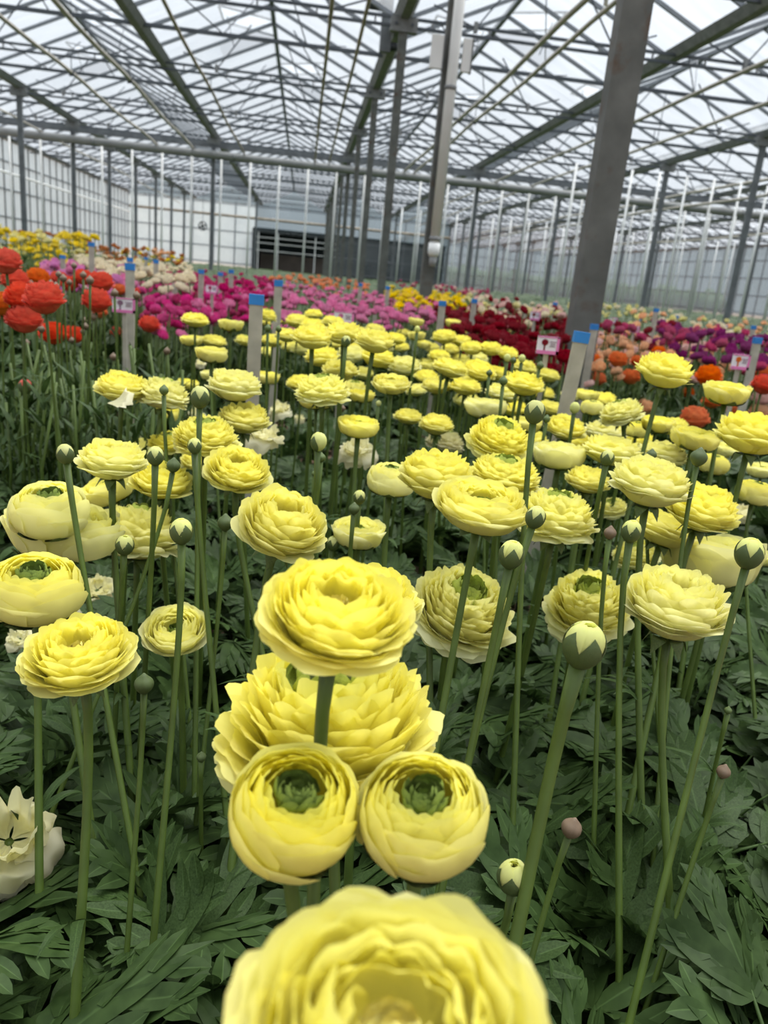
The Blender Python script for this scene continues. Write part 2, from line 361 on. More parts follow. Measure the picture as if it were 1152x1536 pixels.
def pane_mat(name, clear, tint, diff):
    """dirty glass: lets `clear` of the light straight through, scatters the rest; streaked with dust"""
    t = NT(name)
    nz = t.n('ShaderNodeTexNoise'); nz.inputs['Scale'].default_value = 1.0; nz.inputs['Detail'].default_value = 6
    mp = t.n('ShaderNodeMapping'); tc = t.n('ShaderNodeTexCoord'); t.l(tc.outputs['Object'], mp.inputs[0]); mp.inputs['Scale'].default_value = (1.2, 7, 1.2); t.l(mp.outputs[0], nz.inputs['Vector'])
    tr = t.n('ShaderNodeBsdfTransparent'); tr.inputs[0].default_value = (*tint, 1)
    d = t.n('ShaderNodeBsdfDiffuse'); d.inputs[0].default_value = (*diff, 1)
    tl = t.n('ShaderNodeBsdfTranslucent'); tl.inputs[0].default_value = (*diff, 1)
    g = t.n('ShaderNodeBsdfGlossy'); g.inputs['Roughness'].default_value = .08
    m1 = t.n('ShaderNodeMixShader'); m1.inputs[0].default_value = .62; t.l(d.outputs[0], m1.inputs[1]); t.l(tl.outputs[0], m1.inputs[2])
    m0 = t.n('ShaderNodeMixShader'); m0.inputs[0].default_value = .12; t.l(m1.outputs[0], m0.inputs[1]); t.l(g.outputs[0], m0.inputs[2])
    mx = t.n('ShaderNodeMixShader'); t.l(t.range(nz.outputs['Fac'], .3, .7, min(1, 1 - clear + .08), max(0, 1 - clear - .08)), mx.inputs[0])
    t.l(tr.outputs[0], mx.inputs[1]); t.l(m0.outputs[0], mx.inputs[2]); t.l(mx.outputs[0], t.out.inputs[0])
    return t.mat
M['roof_glass'] = pane_mat('roof_glass', .76, (.95, .975, 1.0), (.80, .83, .87))
M['wall_glass'] = pane_mat('wall_glass', .45, (.93, .98, .98), (.80, .88, .88))
M['hazy_glass'] = pane_mat('hazy_film', .38, (.84, .92, .95), (.24, .29, .31))

# ------------------------------------------------------------------ greenhouse, 4 m bays along Y, 3.6 m spans across X
X0, SPAN, BAY, Y0 = 1.06206624, 3.60349172, 4.0, -1.06307063
GZ = 3.06052832 + H; RZ = GZ + .86          # gutter and ridge heights
YF, YB, YB2 = -5.06, Y0 + 12 * BAY, Y0 + 19 * BAY
yend = lambda g: YB2 if g >= 2 else YB               # front and back ends
XL, XR = X0 - 3 * SPAN, X0 + 6 * SPAN
gx = lambda g: X0 + g * SPAN
ky = lambda k: Y0 + k * BAY
def struct(name, mb, m, parent=None, smooth=False):
    o = mb.build(name, m, parent, smooth)
    if parent is None: o['kind'] = 'structure'
    return o
ORD = ['first', 'second', 'third', 'fourth', 'fifth', 'sixth', 'seventh', 'eighth', 'ninth', 'tenth', 'eleventh', 'twelfth', 'thirteenth', 'fourteenth', 'fifteenth', 'sixteenth']

mb = MB(); n = 60
vs = [(lerp(-45, 55, i / n), lerp(-6, 110, j / n), 0) for j in range(n + 1) for i in range(n + 1)]
mb.add(vs, [(j * (n + 1) + i, j * (n + 1) + i + 1, (j + 1) * (n + 1) + i + 1, (j + 1) * (n + 1) + i) for j in range(n) for i in range(n)])
struct('floor', mb, M['soil'])

# roof: each slope one ceiling with its glazing bars and panes; some ridge vents stand open
VENT = {(-1, 1): [18.4], (0, -1): [9.6, 14.6, 22.4], (-1, -1): [15.4], (-2, 1): [16.4, 22.4], (1, -1): [10.4, 17.4], (0, 1): [13.4, 19.4], (1, 1): [9.4], (-2, -1): [19.4]}
vents = []
for g in range(-3, 6):
    for s in (-1, 1):                                   # -1: the slope rising from gutter g, +1: the slope falling to gutter g+1
        xa = gx(g) if s < 0 else gx(g + 1); xr = gx(g) + SPAN / 2
        pan = MB(); bars = MB()
        holes = VENT.get((g, s), [])
        y = ky(0) - 3.6; ys = []
        while y < yend(g): ys.append(y); y += 1.0
        for y in ys:
            bars.bar((xa, y, GZ + .06), (xr, y, RZ), .035, .05)
            y2 = min(y + 1.0, yend(g)); cut = 1.0
            for hy in holes:
                if y - .01 <= hy - .02 < y + .99: cut = .48; vents.append((g, s, y, xa, xr))
            P = lambda t, yy: (lerp(xa, xr, t), yy, lerp(GZ + .085, RZ + .03, t))
            pan.add([P(0, y), P(0, y2), P(cut, y2), P(cut, y)], [(0, 1, 2, 3)])
        c = struct('ceiling', pan, M['roof_glass'])
        bars.build('glazing_bar', M['bar'], c)
for i, (g, s, y, xa, xr) in enumerate(vents):
    # a hinged pane, propped open above its opening
    e = tag(empty('roof_vent', (xr, y + .5, RZ + .05)), 'open ridge vent propped up on the glass roof, bright sky under it', 'vent', 'open roof vents')
    dx = (xa - xr) * .52; p0, p1 = Vector((0, 0, 0)), Vector((dx, 0, .12))
    q = MB(); q.add([(0, -.46, 0), (dx, -.46, .12), (dx, .46, .12), (0, .46, 0)], [(0, 1, 2, 3)]); q.build('pane', M['roof_glass'], e)
    q = MB()
    for yy in (-.47, .47): q.bar((0, yy, 0), (dx, yy, .12), .03)
    q.bar((dx, -.47, .12), (dx, .47, .12), .035); q.build('frame', M['bar'], e)
    q = MB(); q.bar((dx * .9, 0, .1), (dx * .75, 0, -.38), .015); q.build('push_rod', M['truss'], e)
# ridges
for g in range(-3, 6):
    q = MB(); q.bar((gx(g) + SPAN / 2, YF, RZ + .03), (gx(g) + SPAN / 2, yend(g), RZ + .03), .07, .07)
    tag(q.build('ridge_beam', M['bar']), 'ridge bar along the peak of the glass roof, %s ridge from the pale side wall' % ORD[g + 3], 'ridge', None)
# gutters
GN = {-3: 'along the top of the pale side wall', -2: 'over the post row beside the pale side wall', -1: 'hung on trusses between the pale side wall and the rusty post', 0: 'above the rusty post and its row',
      1: 'one span beyond the rusty post, away from the pale wall', 2: 'two spans beyond the rusty post, away from the pale wall', 3: 'three spans beyond the rusty post', 4: 'four spans beyond the rusty post', 5: 'five spans beyond the rusty post', 6: 'six spans beyond the rusty post'}
for g in range(-3, 7):
    q = MB(); x = gx(g); YE = yend(g)
    for a, b in (((-.11, .07), (-.05, -.03)), ((-.05, -.03), (.05, -.03)), ((.05, -.03), (.11, .07))):
        q.add([(x + a[0], YF, GZ + a[1]), (x + b[0], YF, GZ + b[1]), (x + b[0], YE, GZ + b[1]), (x + a[0], YE, GZ + a[1])], [(0, 1, 2, 3)])
        q.add([(x + a[0] * 1.12, YF, GZ + a[1] - .008), (x + b[0] * 1.12, YF, GZ + b[1] - .01), (x + b[0] * 1.12, YE, GZ + b[1] - .01), (x + a[0] * 1.12, YE, GZ + a[1] - .008)], [(3, 2, 1, 0)])
    tag(q.build('gutter', M['galv']), 'grey steel roof gutter ' + GN[g], 'gutter')
# posts
ROW = {-2: 'in the row beside the pale side wall', 0: 'in the row behind the rusty post', 2: 'two spans beyond the rusty post', 4: 'far out beyond the white rods', -1: 'before the rusty post row, carrying the big duct', 1: 'beside the rusty post row, carrying the big duct'}
def post(g, k, label):
    o = empty('steel_post', (gx(g), ky(k), 0)); tag(o, label, 'post')
    m = M['post'] if g == 0 else M['steel_dark']
    q = MB(); wd, dp = (.106, .07) if g % 2 == 0 else (.10, .10)
    q.box((0, 0, (GZ - .12) / 2), (wd, dp, GZ - .12)); q.build('shaft', m, o)
    q = MB(); q.box((0, 0, GZ - .1), (.34, .11, .16)); q.build('bracket', M['galv'], o)
    if g == 0:
        for sx in (-.1, .1):
            q = MB(); q.tube([(sx, -.07, GZ - .1), (sx, -.055, GZ - .1)], .022, 6); q.build('bolt', M['truss'], o)
for g in (-2, 0, 2, 4):
    ks = range(1, 12) if g < 2 else range(4, 18, 1)
    for k in ks:
        if g == 2 and k < 4 or g == -2 and k < 4: continue
        if g == 0 and k == 1: lb = 'big rusty grey steel post standing at the edge of the yellow bed'
        elif g == 0 and k == 2: lb = 'grey steel post with a white downpipe fixed to its face'
        else: lb = 'grey steel post, %s from the front, %s' % (ORD[k - (1 if g == 0 else 4)], ROW[g])
        post(g, k, lb)
for g in (-1, 1): post(g, 6, 'slim steel post ' + ROW[g])
for g in (-1, 1, 3): post(g, 11, 'slim grey post before the end wall, ' + {-1: 'short of the rusty post row', 1: 'one span beyond the rusty post row', 3: 'three spans beyond the rusty post row'}[g])

# trusses at every bay, thin ties half-way
for k in range(1, 19):
    for g in range(-3, 6):
        if k > 12 and g < 2: continue
        xa, xb = gx(g), gx(g + 1); y = ky(k); cx = (xa + xb) / 2
        if k <= 2 and (g < -1 or g > 2): continue
        t = empty('roof_truss', (cx, y, GZ)); tag(t, 'dark steel roof truss spanning between two gutters under the glass roof', 'truss', 'roof trusses')
        for dz in (-.02, -.115):
            q = MB(); q.bar((xa - cx, 0, dz), (xb - cx, 0, dz), .034, .034); q.build('chord', M['truss'], t)
        q = MB()
        for i in range(5):
            x = lerp(xa, xb, (i + .5) / 5) - cx; q.bar((x, 0, -.02), (x, 0, -.115), .022)
        for i in (1, 3): q.box((lerp(xa, xb, i / 4) - cx, -.01, -.02), (.05, .05, .12))
        q.build('tie', M['galv'], t)
        if k < 7:
            for sx, ex in ((-.9, -1.45), (-.9, -.35), (.9, .35), (.9, 1.45)):
                ez = lerp(RZ, GZ, abs(ex) / (SPAN / 2)) - GZ; q = MB(); q.bar((sx, 0, -.03), (ex, 0, ez), .018); q.build('brace', M['truss'], t)
        if k < 12:
            q = MB(); q.bar((xa, y + BAY / 2, GZ + .02), (xb, y + BAY / 2, GZ + .02), .045, .05)
            b = tag(q.build('tie_beam', M['truss']), 'single dark tie beam crossing half-way between two roof trusses', 'beam', 'tie beams between the trusses')
            if k < 6:
                for sx, ex, ey in ((-.6, -.25, .9), (-.6, -1.2, -.9), (.6, .2, -1.0), (.6, 1.2, .9)):
                    ez = lerp(RZ, GZ, abs(ex) / (SPAN / 2)); q = MB(); q.bar((cx + sx, y + 2, GZ + .03), (cx + ex, y + 2 + ey, ez), .014); q.build('brace', M['truss'], b)
# heating pipes running back under the trusses
PZ = 2.7 + H
for x, m, r, z, lb in ((-1.73, 'rust_pipe', .024, PZ, 'rusty brown heating pipe on the pale-wall side of the middle ridge'), (.14, 'rust_pipe', .024, PZ, 'rusty brown heating pipe just short of the post row, farther from it'),
        (.52, 'rust_pipe', .022, PZ, 'rusty brown heating pipe hugging the post row'), (2.57, 'pipe', .03, PZ, 'thick pale heating pipe of the close pair beyond the post row'), (2.85, 'pipe', .026, PZ, 'thinner pale heating pipe of the close pair beyond the post row'),
        (5.12, 'pipe', .028, PZ, 'pale heating pipe in the second span beyond the post row, first of two'), (6.16, 'pipe', .028, PZ, 'pale heating pipe in the second span beyond the post row, second of two'),
        (-3.06, 'pipe', .032, PZ, 'pale brown heating pipe two spans short of the post row, first of two'), (-4.0, 'pipe', .03, PZ, 'pale brown heating pipe two spans short of the post row, second of two'),
        (9.8, 'pipe', .035, PZ, 'pale heating pipe in the third span beyond the post row'), (8.6, 'pipe', .03, 2.1 + H, 'low pale pipe crossing behind the white rods'), (-6.9, 'pipe', .025, PZ, 'pale pipe beside the post row near the pale side wall'), (12.6, 'pipe', .03, 2.0 + H, 'low pale pipe far out beyond the white rods')):
    y1 = 23.2 if abs(x) < 5 else YB - .3
    o = empty('heating_pipe', (x, YF, z)); tag(o, lb, 'pipe')
    q = MB(); pts = [(0, (y1 - YF) * i / 22, .025 * math.sin(i * 1.3)) for i in range(23)]; q.tube(pts, r, 8); q.build('tube', M[m], o, True)
    for k in range(2, 9, 2):
        if ky(k) < y1:
            q = MB(); q.bar((0, ky(k) - YF, 0), (0, ky(k) - YF, GZ - .1 - z), .012); q.box((0, ky(k) - YF, 0), (r * 2.6, .02, r * 2.6)); q.build('hanger', M['truss'], o)
# white tubes hung from the roof
for x, y, lb in ((2.75, 8.4, 'white tube hanging from the roof to the close pair of pipes'), (5.12, 8.6, 'white tube hanging from the roof onto the pipe beyond the rusty post'), (.52, 9.0, 'white tube hanging from the roof by the post row')):
    q = MB(); q.tube([(x, y, PZ - .03), (x, y, RZ - .25)], .022, 8); tag(q.build('pipe_hanger', M['white'], None, True), lb, 'tube')
# the big duct and its beam at the sixth truss
o = empty('air_duct', (0, ky(6) - .16, 2.6 + H)); tag(o, 'thick grey duct crossing the whole house below the gutters', 'duct')
q = MB(); q.tube([(XL + .3, 0, 0), (XR - .4, 0, 0)], .095, 14); q.build('tube', M['duct'], o, True)
for g in range(-2, 6):
    q = MB(); q.tube([(gx(g) + .5, 0, 0), (gx(g) + .58, 0, 0)], .102, 14); q.build('joint', M['galv'], o, True)
q = MB(); q.box(((XL + XR) / 2, ky(6), 3.0 + H - .14), (XR - XL - .4, .1, .14)); tag(q.build('cross_beam', M['steel_dark']), 'grey crossbeam on posts just above the thick duct', 'beam')
# white rods standing in rows
for yy, xa, xb, st, zt, lb, gp in ((ky(6) + .25, -8.6, 16.5, .78, 2.95, 'thin white rod standing in the row under the thick duct', 'white rods under the duct'), (ky(9) - .4, 2.4, 19, .78, 3.0, 'thin white rod standing in the row well behind the thick duct', 'white rods behind the duct'),
                               (17.4, 5.6, 15.5, .62, 2.9, 'thin white rod standing in front of the thick duct beyond the post row', 'white rods before the duct')):
    x = xa; me = None
    while x < xb:
        if me is None:
            q = MB(); q.tube([(0, 0, 0), (0, 0, zt + H - .3)], .027, 6); me = q.mesh('support_rod', M['white'])
        o = link('support_rod', me); o.location = (x, yy, 0); tag(o, lb, 'rod', gp); x += st
# rainwater downpipe on the second post
px, py = gx(0) + .02, ky(2) - .09
o = empty('downpipe', (px, py, 0)); tag(o, 'white downpipe strapped to the grey post behind the rusty one', 'downpipe')
zb = at(643, 392, 7.0).z
q = MB(); q.tube([(0, 0, zb + .14), (0, 0, GZ)], .043, 14); q.build('pipe', M['pvc'], o, True)
q = MB(); q.tube([(0, 0, zb + .03), (0, 0, zb + .06), (0, 0, zb + .14)], [.036, .05, .05], 14); q.build('reducer', M['white'], o, True)
q = MB(); q.tube([(0, 0, zb - .05), (0, 0, zb + .03)], [.03, .034], 14); q.build('outlet', M['duct'], o, True)
for zz in (zb + .16, zb + 1.3):
    q = MB(); q.tube([(0, 0, zz), (0, 0, zz + .03)], .049, 14); q.build('clip', M['galv'], o, True)
o = empty('junction_box', (px - .01, py + .02, at(668, 117, 6.9).z)); tag(o, 'pale flat box mounted behind the downpipe high on the post', 'box')
for sx, ww in ((-.125, .10), (.115, .075)):
    q = MB(); q.box((sx, 0, 0), (ww, .04, .235)); q.build('panel', M['pvc'], o)
    q = MB(); q.box((sx + ww * .5, .005, 0), (.012, .05, .25)); q.build('edge_strip', M['galv'], o)
# vent motor by the third post
P = at(580, 35, 10.2); o = empty('vent_motor', P); tag(o, 'dark vent motor hanging from the roof beside the third post', 'motor')
q = MB(); q.box((0, 0, 0), (.14, .1, .68)); q.build('housing', M['steel_dark'], o)
q = MB(); q.tube([(-.24, 0, .2), (-.07, 0, .2)], .07, 10); q.tube([(.07, 0, -.26), (.2, 0, -.26)], .05, 10); q.build('gearbox', M['dark'], o, True)
# circulation fan
P = at(304, 339, 40); o = empty('circulation_fan', P); tag(o, 'round dark fan hanging before the pale end wall', 'fan')
q = MB(); nn = 20
for i in range(nn):
    a, b = 2 * math.pi * i / nn, 2 * math.pi * (i + 1) / nn
    q.bar((.2 * math.cos(a), 0, .2 * math.sin(a)), (.2 * math.cos(b), 0, .2 * math.sin(b)), .05, .12, up=(0, 1, 0))
q.build('shroud', M['dark'], o)
q = MB(); q.tube([(0, -.05, 0), (0, .1, 0)], .07, 10); q.build('hub', M['dark'], o, True)
for i in range(4):
    a = i * math.pi / 2 + .4; q = MB(); q.bar((0, 0, 0), (.17 * math.cos(a), .03, .17 * math.sin(a)), .07, .01, up=(.2, 1, 0)); q.build('blade', M['dark'], o)
q = MB(); q.bar((0, 0, .2), (0, 0, GZ - P.z), .02); q.build('hanger', M['truss'], o)

# walls
def glass_wall(name, p, q_, z1, step, rails, mat, barw=.05, barm='bar'):
    p = Vector(p); q_ = Vector(q_); L = (q_ - p).length; d = (q_ - p).normalized()
    mb = MB(); mb.add([(p.x, p.y, .0), (q_.x, q_.y, .0), (q_.x, q_.y, z1), (p.x, p.y, z1)], [(0, 1, 2, 3)])
    wl = struct(name, mb, mat)
    b = MB(); n = int(L / step)
    for i in range(n + 1):
        c = p + d * (i * L / n); b.bar((c.x, c.y, 0), (c.x, c.y, z1), barw, barw)
    for z in rails: b.bar((p.x, p.y, z), (q_.x, q_.y, z), .045, .045)
    b.build('glazing_bar', M[barm], wl)
    return wl
glass_wall('wall_left', (XL, YF, 0), (XL, YB, 0), GZ + .05, .8, (.5, 1.35, 2.2, 3.05), M['wall_glass'], .05, 'steel_dark')
glass_wall('wall_back', (XL, YB, 0), (-2.75, YB, 0), GZ + .05, 1.0, (.5, 1.35, 2.2, 3.05), M['wall_glass'], .06)
glass_wall('wall_back_right', (1.75, YB, 0), (gx(2), YB, 0), GZ + .05, 1.2, (.5, 1.35, 2.2, 3.05), M['hazy_glass'], .05)
glass_wall('wall_far', (gx(2), YB2, 0), (XR, YB2, 0), GZ + .05, 1.2, (.5, 1.35, 2.2, 3.05), M['hazy_glass'], .05)
glass_wall('wall_side', (gx(2), YB + .1, 0), (gx(2), YB2, 0), GZ + .05, 1.2, (1.35, 3.05), M['hazy_glass'], .05)
glass_wall('wall_right', (XR, YF, 0), (XR, YB2, 0), GZ + .05, 1.0, (.5, 1.35, 2.2, 3.05), M['hazy_glass'])
mb = MB(); mb.add([(-2.75, YB, 2.3), (1.75, YB, 2.3), (1.75, YB, GZ + .05), (-2.75, YB, GZ + .05)], [(0, 1, 2, 3)]); struct('wall_back_lintel', mb, M['hazy_glass'])
# gable triangles of the end wall
for g in range(-3, 6):
    mb = MB(); mb.add([(gx(g), yend(g), GZ), (gx(g + 1), yend(g), GZ), (gx(g) + SPAN / 2, yend(g), RZ)], [(0, 1, 2)]); struct('wall_gable', mb, M['hazy_glass'])
# packing shed seen through the big doorway
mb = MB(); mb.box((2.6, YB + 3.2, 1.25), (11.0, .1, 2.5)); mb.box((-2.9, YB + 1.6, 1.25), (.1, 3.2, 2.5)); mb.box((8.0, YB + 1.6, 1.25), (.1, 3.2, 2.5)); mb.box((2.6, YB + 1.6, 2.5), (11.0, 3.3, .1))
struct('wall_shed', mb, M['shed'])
mb = MB(); mb.box((-.5, YB + 2.6, .65), (4.2, .08, 1.15)); tag(mb.build('board_partition', M['brown_board']), 'low brown board partition inside the dark doorway', 'partition')
mb = MB()
for z in (1.35, 1.75, 2.05): mb.bar((-2.75, YB - .1, z), (1.75, YB - .1, z), .04)
for x in (-2.6, -1.5, .6): mb.bar((x, YB - .1, .2), (x, YB - .1, 2.3), .06)
tag(mb.build('door_rail', M['white']), 'pale rails across the dark doorway in the end wall', 'rail')
q = MB(); q.tube([(XL + .2, YB - .6, 2.55 + H - .25), (gx(2) - .1, YB - .6, 2.55 + H - .25)], .07, 10); tag(q.build('end_pipe', M['rust_pipe'], None, True), 'yellow-brown pipe running across the end wall at its top', 'pipe')
q = MB(); q.tube([(XL + .2, YF, 2.0 + H), (XL + .2, YB - .5, 2.0 + H)], .035, 8); tag(q.build('wall_pipe', M['white'], None, True), 'pale pipe running along the pale side wall at mid height', 'pipe')
# greenery outside, behind the glass
rng = random.Random(4)
mb = MB()
for i in range(34):
    x = lerp(9, 45, i / 33); mb.tube([(x, YB2 + 9 + rng.uniform(-1, 1), 0), (x, YB2 + 9, 1.0 + rng.random() * .3), (x, YB2 + 9, 1.9 + rng.random() * .6)], [1.1, 1.0, .4], 7)
o = mb.build('hedge_foliage', M['leaf_far'], None, True); o['kind'] = 'stuff'
# ------------------------------------------------------------------ the yellow bed: one object per flower stem, placed where it grows
ME = {}
def cor(kind, big):
    """a few corolla meshes per kind, shared by the flowers that use them"""
    v = random.choice((0, 1, 2, 3)) if not big else random.choice((4, 5))
    nu, nv = ((14, 12) if big == 2 else (10, 9)) if big else (7, 6)
    key = (kind, v, nu)
    if key not in ME: ME[key] = corolla_mesh(kind, 11 + v * 7, nu, nv).mesh('corolla', M['yellow'])
    return ME[key]
def eye_me(kind, pale=None):
    key = ('eye', kind, pale)
    if key not in ME: ME[key] = eye_mesh(kind, 4).mesh('eye', M[pale or KIND[kind]['eye'][2]])
    return ME[key]
def sepal_me(kind):
    key = ('sepal', kind)
    if key not in ME: ME[key] = sepal_mesh(kind).mesh('sepal', M['sepal'])
    return ME[key]
def set_mat(o, m):
    o.material_slots[0].link = 'OBJECT'; o.material_slots[0].material = m
ZC = {'full': .19, 'deep': .21, 'cup': .27, 'bowl': .215, 'blown': .235, 'spent': .0, 'bud': .45, 'green': .5}
UPV = Vector((0, 0, 1)); RT = Vector((_r.x, _r.y, 0)).normalized(); TO = Vector((-_f.x, -_f.y, 0)).normalized()
def bract_mesh(seed):
    rng = random.Random(seed); mb = MB()
    for k, (ang, L) in enumerate(((0, 1.0), (34, .7), (-32, .75))):
        blade(mb, (0.02, 0), R(ang), L, .07, [(0, .5), (.3, 1.0), (.65, .8), (.9, .35), (1, .05)], .001 * k)
    bend(mb, R(52), 1.3, .25, rng); return mb
def blade(mb, o, ang, L, wd, prof, dz=0.0, nseg=7):
    """one flat lobe of a leaf in the leaf's own plane, x along, y across; the midrib is marked in the attribute"""
    ca, sa = math.cos(ang), math.sin(ang); vs = []; cs = []; sh = random.random() * .0
    for j in range(nseg + 1):
        v = j / nseg
        for (a, wa), (b, wb) in zip(prof, prof[1:]):
            if a <= v <= b: w = lerp(wa, wb, (v - a) / (b - a)); break
        w *= wd
        for u, c in ((-1, 0), (-.12, 0), (0, .55), (.12, 0), (1, 0)):
            x, y = v * L, u * w
            vs.append((o[0] + x * ca - y * sa, o[1] + x * sa + y * ca, dz - abs(u) * w * -.25)); cs.append((c, v, .5))
    mb.add(vs, [(j * 5 + i, j * 5 + i + 1, j * 5 + i + 6, j * 5 + i + 5) for j in range(nseg) for i in range(4)], 0, cs)
def bend(mb, el, curv, twist, rng):
    """arch the flat leaf: it leaves at elevation el and curves over along its length"""
    ph = rng.uniform(0, 6.3); out = []
    for x, y, z in mb.v:
        s = max(0.0, x)
        a = el - curv * s; am = el - curv * s * .5
        X, Z = s * math.cos(am), s * math.sin(am)
        zz = z + .035 * math.sin(7 * x + ph) * abs(y) * 6 - abs(y) * .25 + y * twist * s
        out.append((X - math.sin(a) * zz, y, Z + math.cos(a) * zz))
    mb.v = out
def leaf_shape(seed, pet=.9, el=65, curv=1.1, size=1.0):
    """a divided ranunculus leaf: a stalk, then three lobes, each cut again into pointed teeth"""
    rng = random.Random(seed); mb = MB(); pr = [(0, .3), (.25, .85), (.5, 1.0), (.75, .75), (.92, .35), (1, .04)]
    x0 = pet
    for sgn, a0, L in ((0, 0, 1.0), (1, 42, .72), (-1, -40, .76), (1, 74, .42), (-1, -76, .40)):
        a = R(a0 + rng.uniform(-7, 7)); L *= rng.uniform(.88, 1.12) * size
        blade(mb, (x0 - .03 * abs(sgn), 0), a, L, .125 * size * rng.uniform(.85, 1.15), pr, .004 * (a0 / 40))
        for tt, ts, tl in ((.42, 1, .42), (.48, -1, .40), (.68, 1, .26), (.72, -1, .24)):
            if abs(a0) > 60 and tt > .6: continue
            q = (x0 + L * tt * math.cos(a), L * tt * math.sin(a))
            blade(mb, q, a + ts * R(36 + rng.uniform(-6, 8)), tl * L * 1.15, .075 * size, pr, .006 * ts + .003, 5)
    n0 = len(mb.v)
    bend(mb, R(el), curv, rng.uniform(-.3, .3), rng)
    pts = []
    for i in range(7):
        s = x0 * i / 6; am = R(el) - curv * s * .5; pts.append((s * math.cos(am), 0, s * math.sin(am)))
    mb.tube(pts, [.022, .022, .02, .019, .018, .017, .014], 5)
    return mb
LEAFV = []
def flower(kind, px, py, wpx, D, a, b, label, mat='yellow', s=None, sep=None, eye=None, zs=1.0, big=None, grp=None, leaf=0, name=None, rs=None):
    d = D * FPX / wpx
    if kind == 'full': zs *= 1.2
    if big is None: big = 2 if wpx > 150 else 1 if wpx > 60 else 0
    axis = (UPV + RT * a + TO * b).normalized()
    sc = D if kind not in ('bud', 'green') else D / (.86 if kind == 'bud' else 1.0)
    zmin = {'spent': .16, 'green': .14}.get(kind, .24)
    zc_ = at(px, py, d).z - ZC[kind] * sc * zs
    if zc_ < zmin:                                   # it cannot stand lower than the leaves: a smaller bloom, nearer
        k_ = (H - zmin) / (H - zc_); D *= k_; sc *= k_; d *= k_
    base = at(px, py, d) - axis * ZC[kind] * sc * zs
    if s:
        q = at(s[0], s[1], d * (s[2] if len(s) > 2 else 1.0)); dirv = (q - base)
        foot = base + dirv * (base.z / max(.02, -dirv.z)); foot.x = max(min(foot.x, base.x + .28), base.x - .28); foot.y = max(min(foot.y, base.y + .2), base.y - .2)
    else:
        foot = Vector((base.x + random.uniform(-.03, .03), base.y + random.uniform(-.03, .03), 0))
    foot.z = 0
    nm = name or {'bud': 'ranunculus_bud', 'green': 'ranunculus_bud'}.get(kind, 'ranunculus_flower')
    o = tag(empty(nm, foot), label, 'bud' if kind in ('bud', 'green') else 'flower', grp)
    # stem
    L = base - foot; up0 = L.normalized(); h = L.length
    c1 = foot + up0 * h * .45; c2 = base - axis * h * .16 * (1 if kind != 'spent' else .5)
    pts = []
    for i in range(9):
        t = i / 8; m = 1 - t
        pts.append((foot * m ** 3 + c1 * 3 * m * m * t + c2 * 3 * m * t * t + base * t ** 3) - foot)
    r = rs or {'green': .0023, 'bud': .0028}.get(kind, .0034 if big else .0026)
    q = MB(); q.tube(pts, [r * 1.25, r * 1.2, r * 1.15, r * 1.1, r * 1.05, r, r, r * 1.05, r * 1.3], 8 if big else 5)
    so = q.build('stem', M['stem'], o, True)
    # blossom
    rot = UPV.rotation_difference(axis).to_matrix().to_4x4() @ Matrix.Rotation(random.uniform(0, 6.28), 4, 'Z')
    mw = Matrix.Translation(base - foot) @ rot @ Matrix.Diagonal((sc, sc, sc * zs, 1))
    if kind == 'green':
        if 'gb' not in ME: ME['gb'] = green_bud_mesh(2).mesh('closed_calyx', M['sepal_dark'])
        c = link('closed_calyx', ME['gb'], o); c.matrix_local = mw; set_mat(c, M[mat if mat in ('sepal_brown', 'sepal') else 'sepal_dark'])
    else:
        c = link('corolla', cor(kind, big), o); c.matrix_local = mw; set_mat(c, M['budyellow' if kind == 'bud' and mat in ('yellow', 'cream') else mat])
        if KIND[kind]['eye'] and wpx > 24 and kind != 'spent':
            link('eye', eye_me(kind, eye), c)
        ns = sep if sep is not None else (5 if wpx > 30 or kind == 'bud' else 0)
        for i in range(ns):
            e = link('sepal', sepal_me(kind), o); e.matrix_local = mw @ Matrix.Rotation(2 * math.pi * i / 5 + .3, 4, 'Z')
            set_mat(e, M['sepal_dark' if kind == 'bud' else 'sepal'])
    for i in range(leaf):
        t = .45 + .2 * i + random.uniform(-.05, .05); k = int(t * 8); P = pts[k].lerp(pts[k + 1], t * 8 - k)
        if 'br%d' % (i % 3) not in ME: ME['br%d' % (i % 3)] = bract_mesh(i).mesh('leaf', M['leaf'])
        e = link('leaf', ME['br%d' % (i % 3)], so); S = random.uniform(.05, .075)
        e.matrix_local = Matrix.Translation(P) @ Matrix.Rotation(random.uniform(0, 6.28), 4, 'Z') @ Matrix.Diagonal((S, S, S, 1))
    return o, base
random.seed(7)
F = flower
Y, C, S_ = 'yellow', 'cream', 'spent'
